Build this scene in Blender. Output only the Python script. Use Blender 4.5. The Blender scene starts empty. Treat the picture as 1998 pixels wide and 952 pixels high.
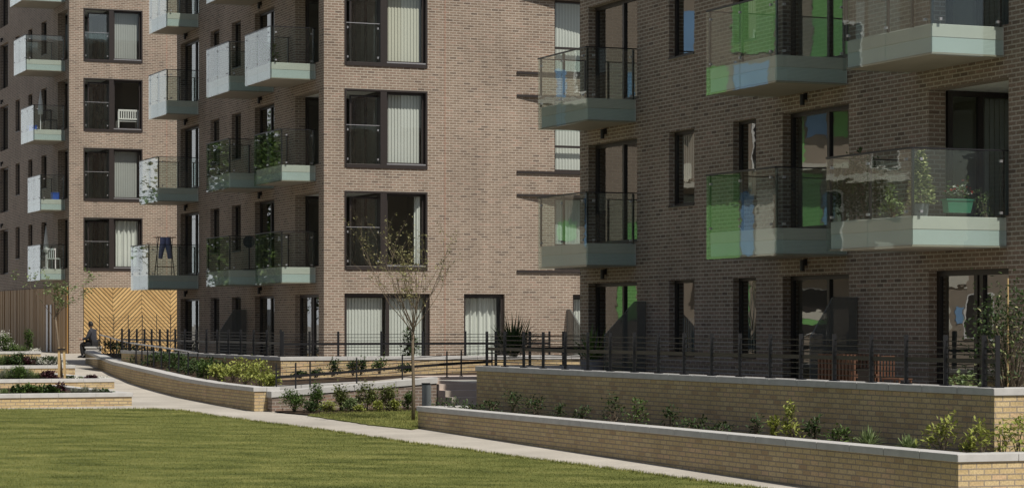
import bpy, bmesh, math, random
import numpy as np
from mathutils import Vector, Matrix
R = math.radians
sc = bpy.context.scene
col = sc.collection

# ------------------------------------------------------------------ camera
F, CX, HY, EYE = 4750.0, 999.0, 632.0, 2.15          # measured from the photograph (1998 px wide)
cam_d = bpy.data.cameras.new('camera'); cam = bpy.data.objects.new('camera', cam_d); col.objects.link(cam)
cam.location = (0, 0, EYE); cam.rotation_euler = (R(90), 0, 0)
cam_d.sensor_fit = 'HORIZONTAL'; cam_d.angle = 2*math.atan(999/F)
cam_d.shift_y = 156/1998; cam_d.clip_end = 3000; cam_d.clip_start = .1
sc.camera = cam

# ------------------------------------------------------------------ light
PHI = math.atan(.4166)                                # heading of the long facades
EXV = Vector((math.cos(PHI), math.sin(PHI), 0)); EYV = Vector((-math.sin(PHI), math.cos(PHI), 0))
SUN_A, SUN_EL = R(13), R(56)
sh = (-EYV)*math.cos(SUN_A) + EXV*math.sin(SUN_A)      # horizontal direction to the sun
SUN = Vector((sh.x*math.cos(SUN_EL), sh.y*math.cos(SUN_EL), math.sin(SUN_EL)))
w = bpy.data.worlds.new('World'); sc.world = w; w.use_nodes = True
nt = w.node_tree; bg = nt.nodes['Background']
sky = nt.nodes.new('ShaderNodeTexSky'); sky.sky_type = 'NISHITA'; sky.sun_disc = False
sky.sun_elevation = SUN_EL; sky.sun_rotation = math.atan2(SUN.x, SUN.y)
sky.dust_density = 2.0; sky.air_density = 1.0
# bright cloud banks low in the northern sky, thin cloud elsewhere
tcw = nt.nodes.new('ShaderNodeTexCoord'); nz = nt.nodes.new('ShaderNodeTexNoise'); nz.inputs['Scale'].default_value = 2.4; nz.inputs['Detail'].default_value = 2.5; nz.inputs['Roughness'].default_value = .58
mpw = nt.nodes.new('ShaderNodeMapping'); mpw.inputs['Scale'].default_value = (1, 1, 2.2); nt.links.new(tcw.outputs['Generated'], mpw.inputs[0]); nt.links.new(mpw.outputs[0], nz.inputs['Vector'])
dtw = nt.nodes.new('ShaderNodeVectorMath'); dtw.operation = 'DOT_PRODUCT'; dtw.inputs[1].default_value = (-.55, .80, .1); nt.links.new(tcw.outputs['Generated'], dtw.inputs[0])
m1 = nt.nodes.new('ShaderNodeMapRange'); m1.inputs['From Min'].default_value = .35; m1.inputs['From Max'].default_value = 1.0; m1.inputs['To Min'].default_value = -.12; m1.inputs['To Max'].default_value = .30; nt.links.new(dtw.outputs['Value'], m1.inputs['Value'])
adw = nt.nodes.new('ShaderNodeMath'); adw.operation = 'ADD'; nt.links.new(m1.outputs[0], adw.inputs[0]); nt.links.new(nz.outputs['Fac'], adw.inputs[1])
m2 = nt.nodes.new('ShaderNodeMapRange'); m2.interpolation_type = 'SMOOTHSTEP'; m2.inputs['From Min'].default_value = .44; m2.inputs['From Max'].default_value = .78; nt.links.new(adw.outputs[0], m2.inputs['Value'])
cmx = nt.nodes.new('ShaderNodeMix'); cmx.data_type = 'RGBA'; szw = nt.nodes.new('ShaderNodeSeparateXYZ'); nt.links.new(tcw.outputs['Generated'], szw.inputs[0])
m3 = nt.nodes.new('ShaderNodeMapRange'); m3.interpolation_type = 'SMOOTHSTEP'; m3.inputs['From Min'].default_value = .16; m3.inputs['From Max'].default_value = .42; m3.inputs['To Min'].default_value = 1; m3.inputs['To Max'].default_value = .12; nt.links.new(szw.outputs['Z'], m3.inputs['Value'])
mmw = nt.nodes.new('ShaderNodeMath'); mmw.operation = 'MULTIPLY'; nt.links.new(m2.outputs[0], mmw.inputs[0]); nt.links.new(m3.outputs[0], mmw.inputs[1]); nt.links.new(mmw.outputs[0], cmx.inputs['Factor']); nt.links.new(sky.outputs[0], cmx.inputs['A']); cmx.inputs['B'].default_value = (13, 13.3, 13.8, 1)
nt.links.new(cmx.outputs['Result'], bg.inputs[0]); bg.inputs[1].default_value = .056
sd = bpy.data.lights.new('sun', 'SUN'); sd.energy = 4.2; sd.angle = R(.5); sd.color = (1, .94, .85)
so = bpy.data.objects.new('sun', sd); col.objects.link(so)
so.rotation_euler = SUN.to_track_quat('Z', 'Y').to_euler(); so.location = (30, -40, 60)
sc.view_settings.view_transform = 'Standard'; sc.view_settings.look = 'None'
sc.view_settings.exposure = .1; sc.view_settings.gamma = 1
sc.cycles.transparent_max_bounces = 32; sc.cycles.max_bounces = 8
sc.cycles.caustics_reflective = False; sc.cycles.caustics_refractive = False

# ------------------------------------------------------------------ materials
def mat(name):
    m = bpy.data.materials.new(name); m.use_nodes = True
    return m, m.node_tree, m.node_tree.nodes['Principled BSDF']
def N(nt, t, **k):
    n = nt.nodes.new('ShaderNode'+t)
    for a, v in k.items(): setattr(n, a, v)
    return n
def plain(name, c, rough=.6, metal=0, var=.12, scale=6, spec=.5, bump=0):
    m, nt, b = mat(name); L = nt.links.new
    tc = N(nt, 'TexCoord'); no = N(nt, 'TexNoise'); no.inputs['Scale'].default_value = scale; no.inputs['Detail'].default_value = 6
    L(tc.outputs['Object'], no.inputs['Vector'])
    mx = N(nt, 'Mix', data_type='RGBA'); mx.inputs['A'].default_value = (*[v*(1-var) for v in c], 1); mx.inputs['B'].default_value = (*[min(1, v*(1+var)) for v in c], 1)
    L(no.outputs['Fac'], mx.inputs['Factor']); L(mx.outputs['Result'], b.inputs['Base Color'])
    b.inputs['Roughness'].default_value = rough; b.inputs['Metallic'].default_value = metal; b.inputs['Specular IOR Level'].default_value = spec
    if bump:
        bp = N(nt, 'Bump'); bp.inputs['Strength'].default_value = bump; bp.inputs['Distance'].default_value = .01
        L(no.outputs['Fac'], bp.inputs['Height']); L(bp.outputs[0], b.inputs['Normal'])
    return m
def brick(name, c1, c2, c3, mortar, dark=(.05, .04, .035), msize=.011, bump=.5, stain=.25):
    m, nt, b = mat(name); L = nt.links.new
    uv = N(nt, 'UVMap'); br = N(nt, 'TexBrick'); br.inputs['Scale'].default_value = 1
    br.inputs['Brick Width'].default_value = .225; br.inputs['Row Height'].default_value = .075
    br.inputs['Mortar Size'].default_value = msize; br.inputs['Mortar Smooth'].default_value = .15; br.inputs['Bias'].default_value = 0
    br.inputs['Color1'].default_value = (0, 0, 0, 1); br.inputs['Color2'].default_value = (1, 1, 1, 1); br.inputs['Mortar'].default_value = (.5, .5, .5, 1)
    L(uv.outputs[0], br.inputs['Vector'])
    rp = N(nt, 'ValToRGB'); e = rp.color_ramp.elements
    e[0].position = 0; e[0].color = (*dark, 1); e[1].position = 1; e[1].color = (*c3, 1)
    for p, c in ((.12, c1), (.5, c2), (.8, c1)):
        q = e.new(p); q.color = (*c, 1)
    sep = N(nt, 'SeparateColor'); L(br.outputs['Color'], sep.inputs[0]); L(sep.outputs[0], rp.inputs[0])
    # patches of slightly different batches, and weathering
    n1 = N(nt, 'TexNoise'); n1.inputs['Scale'].default_value = .55; n1.inputs['Detail'].default_value = 5; L(uv.outputs[0], n1.inputs['Vector'])
    n2 = N(nt, 'TexNoise'); n2.inputs['Scale'].default_value = 38; n2.inputs['Detail'].default_value = 4; L(uv.outputs[0], n2.inputs['Vector'])
    mo = N(nt, 'Mix', data_type='RGBA'); mo.inputs['B'].default_value = (*mortar, 1); L(br.outputs['Fac'], mo.inputs['Factor']); L(rp.outputs[0], mo.inputs['A'])
    r1 = N(nt, 'MapRange'); r1.inputs['From Min'].default_value = .3; r1.inputs['From Max'].default_value = .7; r1.inputs['To Min'].default_value = 1-stain; r1.inputs['To Max'].default_value = 1+stain*.6; mps = N(nt, 'Mapping'); mps.inputs['Scale'].default_value = (1.6, .14, 1); L(uv.outputs[0], mps.inputs[0])
    n3 = N(nt, 'TexNoise'); n3.inputs['Scale'].default_value = 1.5; n3.inputs['Detail'].default_value = 5; L(mps.outputs[0], n3.inputs['Vector'])
    n13 = N(nt, 'Mix', data_type='FLOAT'); n13.inputs[0].default_value = .45; L(n1.outputs['Fac'], n13.inputs[2]); L(n3.outputs['Fac'], n13.inputs[3]); L(n13.outputs[0], r1.inputs['Value'])
    r2 = N(nt, 'MapRange'); r2.inputs['From Min'].default_value = .3; r2.inputs['From Max'].default_value = .7; r2.inputs['To Min'].default_value = .8; r2.inputs['To Max'].default_value = 1.2; L(n2.outputs['Fac'], r2.inputs['Value'])
    mu = N(nt, 'Math', operation='MULTIPLY'); L(r1.outputs[0], mu.inputs[0]); L(r2.outputs[0], mu.inputs[1])
    vm = N(nt, 'VectorMath', operation='SCALE'); L(mo.outputs['Result'], vm.inputs[0]); L(mu.outputs[0], vm.inputs['Scale'])
    L(vm.outputs[0], b.inputs['Base Color']); b.inputs['Roughness'].default_value = .85; b.inputs['Specular IOR Level'].default_value = .25
    inv = N(nt, 'Math', operation='SUBTRACT'); inv.inputs[0].default_value = 1; L(br.outputs['Fac'], inv.inputs[1])
    ad = N(nt, 'Math', operation='MULTIPLY_ADD'); L(n2.outputs['Fac'], ad.inputs[0]); ad.inputs[1].default_value = .5; L(inv.outputs[0], ad.inputs[2])
    bp = N(nt, 'Bump'); bp.inputs['Strength'].default_value = bump; bp.inputs['Distance'].default_value = .008; L(ad.outputs[0], bp.inputs['Height']); L(bp.outputs[0], b.inputs['Normal'])
    return m
def glass(name, tint, f0, wave=0.0, ws=2.0):
    m, nt, b = mat(name); L = nt.links.new; nt.nodes.remove(b); out = nt.nodes['Material Output']
    ge = N(nt, 'NewGeometry'); dt = N(nt, 'VectorMath', operation='DOT_PRODUCT'); L(ge.outputs['Incoming'], dt.inputs[0]); L(ge.outputs['Normal'], dt.inputs[1])
    ab = N(nt, 'Math', operation='ABSOLUTE'); L(dt.outputs['Value'], ab.inputs[0])
    om = N(nt, 'Math', operation='SUBTRACT', use_clamp=True); om.inputs[0].default_value = 1; L(ab.outputs[0], om.inputs[1])
    pw = N(nt, 'Math', operation='POWER'); L(om.outputs[0], pw.inputs[0]); pw.inputs[1].default_value = 5
    fr = N(nt, 'Math', operation='MULTIPLY_ADD', use_clamp=True); L(pw.outputs[0], fr.inputs[0]); fr.inputs[1].default_value = 1-f0; fr.inputs[2].default_value = f0
    tr = N(nt, 'BsdfTransparent'); tr.inputs[0].default_value = (*tint, 1)
    gl = N(nt, 'BsdfGlossy'); gl.inputs['Roughness'].default_value = .0; gl.inputs[0].default_value = (.95, .97, .96, 1)
    if wave:
        tc = N(nt, 'TexCoord'); no = N(nt, 'TexNoise'); no.inputs['Scale'].default_value = ws; no.inputs['Detail'].default_value = 1
        mp = N(nt, 'Mapping'); mp.inputs['Scale'].default_value = (1, 1, 2.5); L(tc.outputs['Object'], mp.inputs[0]); L(mp.outputs[0], no.inputs['Vector'])
        bp = N(nt, 'Bump'); bp.inputs['Strength'].default_value = wave; bp.inputs['Distance'].default_value = .01; L(no.outputs['Fac'], bp.inputs['Height']); L(bp.outputs[0], gl.inputs['Normal'])
    mx = N(nt, 'MixShader'); L(fr.outputs[0], mx.inputs[0]); L(tr.outputs[0], mx.inputs[1]); L(gl.outputs[0], mx.inputs[2]); L(mx.outputs[0], out.inputs['Surface'])
    return m
def leaf(name, c1, c2, rough=.55, trans=.25):
    m, nt, b = mat(name); L = nt.links.new; out = nt.nodes['Material Output']
    ge = N(nt, 'NewGeometry'); mx = N(nt, 'Mix', data_type='RGBA'); mx.inputs['A'].default_value = (*c1, 1); mx.inputs['B'].default_value = (*c2, 1)
    L(ge.outputs['Random Per Island'], mx.inputs['Factor']); L(mx.outputs['Result'], b.inputs['Base Color']); b.inputs['Roughness'].default_value = rough
    b.inputs['Specular IOR Level'].default_value = .35
    t = N(nt, 'BsdfTranslucent'); L(mx.outputs['Result'], t.inputs[0]); ms = N(nt, 'MixShader'); ms.inputs[0].default_value = trans
    L(b.outputs[0], ms.inputs[1]); L(t.outputs[0], ms.inputs[2]); L(ms.outputs[0], out.inputs['Surface'])
    return m
def wood(name, c1, c2, rough=.6, stretch=(1, 1, 12)):
    m, nt, b = mat(name); L = nt.links.new
    tc = N(nt, 'TexCoord'); mp = N(nt, 'Mapping'); mp.inputs['Scale'].default_value = stretch; L(tc.outputs['Object'], mp.inputs[0])
    no = N(nt, 'TexNoise'); no.inputs['Scale'].default_value = 4; no.inputs['Detail'].default_value = 5; L(mp.outputs[0], no.inputs['Vector'])
    ge = N(nt, 'NewGeometry'); ad = N(nt, 'Math', operation='MULTIPLY_ADD'); L(ge.outputs['Random Per Island'], ad.inputs[0]); ad.inputs[1].default_value = .7
    sb = N(nt, 'Math', operation='MULTIPLY_ADD'); L(no.outputs['Fac'], sb.inputs[0]); sb.inputs[1].default_value = .9; sb.inputs[2].default_value = -.3; L(sb.outputs[0], ad.inputs[2])
    mx = N(nt, 'Mix', data_type='RGBA'); mx.inputs['A'].default_value = (*c1, 1); mx.inputs['B'].default_value = (*c2, 1); L(ad.outputs[0], mx.inputs['Factor']); L(mx.outputs['Result'], b.inputs['Base Color'])
    b.inputs['Roughness'].default_value = rough
    return m

M = {}
M['brick'] = brick('brown_brick', (.205, .151, .113), (.268, .203, .155), (.298, .21, .162), (.42, .375, .315), dark=(.14, .104, .082), msize=.0115)
M['buff'] = brick('buff_brick', (.485, .365, .19), (.555, .435, .245), (.56, .40, .24), (.29, .24, .18), dark=(.40, .28, .16), msize=.010, stain=.2)
M['dbrick'] = brick('grey_brown_brick', (.17, .13, .105), (.24, .18, .14), (.30, .2, .15), (.34, .30, .26), dark=(.06, .05, .045))
M['coping'] = plain('coping_stone', (.47, .465, .45), .8, var=.22, scale=5, bump=.15, spec=.2)
M['frame'] = plain('dark_brown_frame', (.028, .022, .02), .42, var=.1)
M['black'] = plain('black_painted_steel', (.012, .012, .014), .4, var=.1)
M['galv'] = plain('galvanised_steel', (.42, .42, .43), .4, metal=.7, var=.15, scale=20)
M['slab'] = plain('cream_slab_facing', (.58, .57, .51), .5, var=.10, scale=3)
M['aqua'] = plain('pale_aqua_facing', (.51, .57, .55), .4, var=.06, scale=3)
M['soffit'] = plain('soffit_board', (.33, .29, .235), .7, var=.1, scale=3)
M['white'] = plain('white_paint', (.78, .78, .76), .5, var=.04)
M['interior'] = plain('interior_plaster', (.42, .40, .36), .8, var=.15, scale=.8)
M['ifloor'] = plain('interior_floor', (.16, .13, .1), .7, var=.2, scale=1.2)
M['blind'] = plain('blind_fabric', (.68, .69, .66), .8, var=.05, scale=2)
M['cblind'] = plain('cream_blind_fabric', (.70, .685, .59), .8, var=.05, scale=2)
M['gblind'] = plain('grey_blind_fabric', (.42, .43, .42), .8, var=.08, scale=2)
M['curtain'] = plain('curtain_cloth', (.78, .79, .76), .85, var=.05, scale=2)
M['wglass'] = glass('window_glass', (.72, .75, .73), .22, .05, 2.2)
M['cglass'] = glass('clear_window_glass', (.84, .87, .85), .09, .03, .8)
M['bglass'] = glass('balcony_glass', (.915, .955, .945), .075, .04, 3.0)
M['path'] = plain('resin_path', (.44, .412, .362), .85, var=.16, scale=.9, spec=.2, bump=.1)
_t = M['path'].node_tree; _b = _t.nodes['Principled BSDF']; _l = _b.inputs['Base Color'].links[0].from_socket
_g = N(_t, 'NewGeometry'); _n = N(_t, 'TexNoise'); _n.inputs['Scale'].default_value = 22; _n.inputs['Detail'].default_value = 8; _n.inputs['Roughness'].default_value = .75; _t.links.new(_g.outputs['Position'], _n.inputs['Vector'])
_n2 = N(_t, 'TexNoise'); _n2.inputs['Scale'].default_value = .5; _n2.inputs['Detail'].default_value = 6; _t.links.new(_g.outputs['Position'], _n2.inputs['Vector'])
_a = N(_t, 'Math', operation='MULTIPLY'); _t.links.new(_n.outputs['Fac'], _a.inputs[0]); _t.links.new(_n2.outputs['Fac'], _a.inputs[1])
_r = N(_t, 'MapRange'); _r.inputs['From Min'].default_value = .12; _r.inputs['From Max'].default_value = .38; _r.inputs['To Min'].default_value = .74; _r.inputs['To Max'].default_value = 1.16; _t.links.new(_a.outputs[0], _r.inputs['Value'])
_v = N(_t, 'VectorMath', operation='SCALE'); _t.links.new(_l, _v.inputs[0]); _t.links.new(_r.outputs[0], _v.inputs['Scale']); _t.links.new(_v.outputs[0], _b.inputs['Base Color'])
M['step'] = plain('pink_step_stone', (.5, .42, .36), .8, var=.1, scale=4)
M['ground'] = plain('outer_paving', (.30, .28, .25), .9, var=.15, scale=.5)
M['terr'] = plain('terrace_paving', (.36, .34, .31), .85, var=.12, scale=1.5)
M['soil'] = plain('bark_mulch', (.05, .036, .026), .95, var=.5, scale=14, bump=.8, spec=.1)
M['cedar'] = wood('cedar_boards', (.42, .265, .105), (.63, .43, .19), stretch=(2, 2, 2))
M['darkwood'] = wood('weathered_boards', (.29, .165, .06), (.41, .255, .105), stretch=(6, 6, 1))
M['orangewood'] = wood('orange_board', (.32, .17, .04), (.4, .22, .06), stretch=(6, 6, 1))
M['redwood'] = wood('red_cedar_slats', (.075, .034, .019), (.125, .054, .025), stretch=(3, 3, 3))
M['backing'] = plain('dark_backing', (.02, .015, .012), .9)
M['bark'] = plain('grey_brown_bark', (.16, .125, .085), .85, var=.4, scale=20, bump=.4)
M['stake'] = wood('pale_stake', (.42, .29, .12), (.55, .40, .2), stretch=(6, 6, 1))
M['mastic'] = plain('red_mastic', (.34, .15, .10), .8, var=.1)
M['l_dark'] = leaf('dark_leaf', (.022, .045, .014), (.06, .10, .025))
M['l_mid'] = leaf('mid_leaf', (.05, .095, .02), (.11, .17, .04))
M['l_olive'] = leaf('olive_leaf', (.09, .12, .03), (.17, .19, .06))
M['l_lime'] = leaf('lime_leaf', (.20, .24, .045), (.34, .36, .09))
M['l_silver'] = leaf('silver_leaf', (.18, .20, .14), (.34, .35, .27))
M['l_purple'] = leaf('purple_leaf', (.035, .012, .018), (.09, .03, .04))
M['l_pale'] = leaf('pale_green_leaf', (.13, .19, .07), (.24, .30, .13))
M['l_bud'] = leaf('budding_leaf', (.18, .17, .07), (.34, .33, .15))
M['l_varie'] = leaf('variegated_leaf', (.08, .13, .03), (.50, .50, .25))
M['l_red'] = leaf('red_petal', (.4, .02, .02), (.6, .06, .05))
M['l_white'] = leaf('white_petal', (.6, .6, .52), (.8, .8, .74))
M['gtrough'] = plain('green_plastic', (.05, .20, .12), .4, var=.06)
M['pot'] = plain('grey_pot', (.16, .165, .175), .6)
M['jean'] = plain('blue_denim', (.17, .19, .32), .9, var=.2, scale=12)
M['cloth_dark'] = plain('dark_jacket_cloth', (.03, .032, .042), .85, var=.4, scale=10)
M['cloth_black'] = plain('black_trouser_cloth', (.008, .008, .009), .85)
M['skin'] = plain('skin', (.42, .25, .17), .55, var=.05)
M['hair'] = plain('black_hair', (.008, .007, .006), .6)
M['panel_green'] = plain('green_panel', (.22, .50, .16), .5, var=.15, scale=1.5)
M['panel_blue'] = plain('blue_panel', (.22, .40, .66), .5, var=.15, scale=1.5)
M['panel_light'] = plain('pale_render', (.62, .60, .52), .7, var=.05)
M['tan_render'] = plain('tan_render', (.30, .25, .20), .8, var=.25, scale=1.2)
M['panel_grey'] = plain('grey_render', (.40, .39, .37), .7, var=.1)
M['blueplastic'] = plain('blue_plastic', (.03, .09, .4), .5)
M['screen'] = plain('charcoal_screen', (.115, .122, .115), .5, var=.15)
_t = M['screen'].node_tree; _m = N(_t, 'MixShader'); _m.inputs[0].default_value = .35; _tr = N(_t, 'BsdfTransparent')     # fine perforated sheet
_t.links.new(_t.nodes['Principled BSDF'].outputs[0], _m.inputs[1]); _t.links.new(_tr.outputs[0], _m.inputs[2]); _t.links.new(_m.outputs[0], _t.nodes['Material Output'].inputs['Surface'])

def grass_mat(name, gain):
    m, nt, b = mat(name); L = nt.links.new
    tc = N(nt, 'TexCoord'); pos = N(nt, 'NewGeometry')
    mp = N(nt, 'Mapping'); mp.inputs['Rotation'].default_value = (0, 0, R(40)); L(pos.outputs['Position'], mp.inputs[0])
    wv = N(nt, 'TexWave', wave_type='BANDS', bands_direction='Y'); wv.inputs['Scale'].default_value = .32; wv.inputs['Distortion'].default_value = 3.5; wv.inputs['Detail'].default_value = 2; wv.inputs['Detail Scale'].default_value = .6; L(mp.outputs[0], wv.inputs['Vector'])
    mp2 = N(nt, 'Mapping'); mp2.inputs['Rotation'].default_value = (0, 0, R(40)); mp2.inputs['Scale'].default_value = (.7, 1.5, 1); L(pos.outputs['Position'], mp2.inputs[0])
    no = N(nt, 'TexNoise'); no.inputs['Scale'].default_value = 1.0; no.inputs['Detail'].default_value = 9; no.inputs['Roughness'].default_value = .66; L(mp2.outputs[0], no.inputs['Vector'])
    ad = N(nt, 'Math', operation='MULTIPLY_ADD'); L(no.outputs['Fac'], ad.inputs[0]); ad.inputs[1].default_value = 2.2; ad.inputs[2].default_value = -.64
    a2 = N(nt, 'Math', operation='MULTIPLY_ADD'); L(wv.outputs['Fac'], a2.inputs[0]); a2.inputs[1].default_value = .12; L(ad.outputs[0], a2.inputs[2])
    a3 = N(nt, 'Math', operation='MULTIPLY_ADD', use_clamp=True); L(pos.outputs['Random Per Island'], a3.inputs[0]); a3.inputs[1].default_value = .35 if gain > 1 else 0; L(a2.outputs[0], a3.inputs[2])
    rp = N(nt, 'ValToRGB'); e = rp.color_ramp.elements
    e[0].position = .15; e[0].color = (.062*gain, .074*gain, .018*gain, 1); e[1].position = .95; e[1].color = (.205*gain, .205*gain, .066*gain, 1)
    q = e.new(.5); q.color = (.115*gain, .131*gain, .034*gain, 1)
    L(a3.outputs[0], rp.inputs[0]); L(rp.outputs[0], b.inputs['Base Color']); b.inputs['Roughness'].default_value = .8; b.inputs['Specular IOR Level'].default_value = .15
    return m
M['lawn'] = grass_mat('lawn_turf', 1.0); M['blade'] = grass_mat('grass_blade', 1.15)

# ------------------------------------------------------------------ mesh helpers
class MB:
    def __init__(s): s.v = []; s.f = []; s.uv = {}
    def quad(s, *p, uv=None):
        i = len(s.v); s.v += [tuple(q) for q in p]; s.f.append(tuple(range(i, i+len(p))))
        if uv: s.uv[len(s.f)-1] = uv
        return s
    def box(s, x0, x1, y0, y1, z0, z1):
        if x1 < x0: x0, x1 = x1, x0
        if y1 < y0: y0, y1 = y1, y0
        i = len(s.v); s.v += [(x, y, z) for z in (z0, z1) for y in (y0, y1) for x in (x0, x1)]
        for f in ((0, 2, 3, 1), (4, 5, 7, 6), (0, 1, 5, 4), (2, 6, 7, 3), (0, 4, 6, 2), (1, 3, 7, 5)): s.f.append(tuple(i+k for k in f))
        return s
    def pbox(s, plane, u0, u1, v0, v1, d0, d1):
        return s.box(d0, d1, u0, u1, v0, v1) if plane == 'side' else s.box(u0, u1, d0, d1, v0, v1)
    def bar(s, p, q, w, h=None, up=(0, 0, 1)):
        p, q = Vector(p), Vector(q); d = (q-p).normalized(); h = h or w; u = Vector(up)
        if abs(d.dot(u)) > .98: u = Vector((1, 0, 0))
        a = d.cross(u).normalized()*w/2; b = a.cross(d).normalized()*h/2
        i = len(s.v)
        for c in (p, q):
            for k in (-a-b, a-b, a+b, -a+b): s.v.append(tuple(c+k))
        for f in ((0, 1, 2, 3), (7, 6, 5, 4), (0, 4, 5, 1), (1, 5, 6, 2), (2, 6, 7, 3), (3, 7, 4, 0)): s.f.append(tuple(i+k for k in f))
        return s
    def tube(s, pts, rad, n=7, cap=True):
        pts = [Vector(p) for p in pts]; rad = rad if isinstance(rad, (list, tuple)) else [rad]*len(pts)
        i0 = len(s.v); ref = None
        for k, p in enumerate(pts):
            d = (pts[min(k+1, len(pts)-1)]-pts[max(k-1, 0)]).normalized()
            u = Vector((0, 0, 1)) if abs(d.z) < .9 else Vector((1, 0, 0))
            a = d.cross(u).normalized(); b = a.cross(d)
            if ref and a.dot(ref) < 0: a, b = -a, -b
            ref = a
            for j in range(n):
                t = 2*math.pi*j/n; s.v.append(tuple(p+(a*math.cos(t)+b*math.sin(t))*rad[k]))
        for k in range(len(pts)-1):
            for j in range(n):
                a = i0+k*n+j; b = i0+k*n+(j+1) % n; s.f.append((a, b, b+n, a+n))
        if cap:
            s.f.append(tuple(i0+j for j in range(n))[::-1]); s.f.append(tuple(i0+(len(pts)-1)*n+j for j in range(n)))
        return s
    def prism(s, poly, off):
        i = len(s.v); n = len(poly); off = Vector(off)
        s.v += [tuple(p) for p in poly]+[tuple(Vector(p)+off) for p in poly]
        s.f.append(tuple(range(i, i+n))[::-1]); s.f.append(tuple(range(i+n, i+2*n)))
        for k in range(n): s.f.append((i+k, i+(k+1) % n, i+n+(k+1) % n, i+n+k))
        return s
    def build(s, name, m, parent=None, smooth=False, bevel=0):
        me = bpy.data.meshes.new(name); me.from_pydata(s.v, [], s.f); me.materials.append(m)
        uvl = me.uv_layers.new(name='UVMap')
        for p in me.polygons:
            n = p.normal; ex = s.uv.get(p.index)
            for k, li in enumerate(p.loop_indices):
                if ex: uvl.data[li].uv = ex[k]; continue
                x, y, z = me.vertices[me.loops[li].vertex_index].co
                if abs(n.z) > .75: c = (x, y)
                elif abs(n.x) > abs(n.y): c = (y, z)
                else: c = (x, z)
                uvl.data[li].uv = c
            p.use_smooth = smooth
        o = bpy.data.objects.new(name, me); col.objects.link(o)
        if parent: o.parent = parent
        if bevel:
            b = o.modifiers.new('bevel', 'BEVEL'); b.width = bevel; b.segments = 2; b.limit_method = 'ANGLE'
        return o
def empty(name, loc=(0, 0, 0), rz=0):
    o = bpy.data.objects.new(name, None); o.location = loc; o.rotation_euler = (0, 0, rz); o.empty_display_size = .2; col.objects.link(o); return o
def tag(o, label=None, cat=None, group=None, kind=None):
    if label: o['label'] = label
    if cat: o['category'] = cat
    if group: o['group'] = group
    if kind: o['kind'] = kind
    return o
def copy_tree(o, parent=None):
    c = o.copy(); col.objects.link(c); c.parent = parent
    for ch in [k for k in bpy.data.objects if k.parent == o]: copy_tree(ch, c)
    return c
def GZ(Y): return .015*max(-30, min(130, Y))-.7          # the gently rising ground
def G(px, py):                                            # ground point seen at a pixel of the photograph
    Y = 2.85*F/(py-560.75); return Vector(((px-CX)/F*Y, Y, GZ(Y)))
AC, BC, CC = (-19.02, 104.56), (-5.50, 71.2), (8.01, 37.75)   # near corners of the three blocks
def W(o, x, y, z=0): p = Vector((o[0], o[1], 0))+EXV*x+EYV*y; p.z = z; return p
def at_y(o, px, y):       # local x where the view line of column px meets local plane y
    p = Vector((o[0], o[1]))+EYV.xy*y; r = (px-CX)/F; return (r*p.y-p.x)/(EXV.x-r*EXV.y)
def at_x(o, px, x):
    p = Vector((o[0], o[1]))+EXV.xy*x; r = (px-CX)/F; return (r*p.y-p.x)/(EYV.x-r*EYV.y)

# ------------------------------------------------------------------ setting: ground
g = MB()
ys = [-60, -30, 0, 30, 60, 90, 130, 400, 1500]
for a, b in zip(ys, ys[1:]):
    g.quad((-900, a, GZ(a)), (900, a, GZ(a)), (900, b, GZ(b)), (-900, b, GZ(b)))
tag(g.build('ground', M['ground']), kind='structure')
def sheet(name, pts, dz, m, th=0):
    mb = MB(); top = [(p[0], p[1], GZ(p[1])+dz) for p in pts]
    if th: mb.prism([(x, y, z-th) for x, y, z in top], (0, 0, th))
    else: mb.quad(*top)
    return tag(mb.build(name, m), kind='structure')
sheet('path', [(-45, 20), (16, 20), (16, 130-1), (-45, 130-1)], .006, M['path'])
def ragged(pts, step, amp, seed):
    r = random.Random(seed); out = []
    for a, b in zip(pts, pts[1:]):
        n = max(1, int(math.dist(a[:2], b[:2])/step))
        for k in range(n): out.append((a[0]+(b[0]-a[0])*k/n+r.gauss(0, amp), a[1]+(b[1]-a[1])*k/n+r.gauss(0, amp)))
    return out+[tuple(pts[-1][:2])]
LAWN_EDGE = [(-24, 55.5), (-17, 56.2), (-11.9, 56.5), (-9.9, 56.6), (-8.4, 56.7), (-7.6, 55.9), (-6.5, 53.5), (-5.5, 51.6), (-4.6, 49.9), (-3.2, 47.2), (-1.85, 44.3), (-.8, 42.4), (.1, 40.6), (1.5, 38), (3.1, 34.96), (5.2, 30.9), (7, 27.5), (8, 22)]
LAWN_EDGE = ragged(LAWN_EDGE, .22, .022, 2)
sheet('lawn', LAWN_EDGE+[(-24, 22)], .03, M['lawn'], th=.05)
STRIP = ragged([tuple(p)[:2] for p in [G(602, 812), G(660, 821), G(720, 830), G(765, 835), G(803, 839), (-1.2, 51.5), (-1.0, 56.6), (-4.2, 55.3)]], .2, .018, 5)
sheet('lawn_strip', STRIP, .03, M['lawn'], th=.05)

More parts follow.
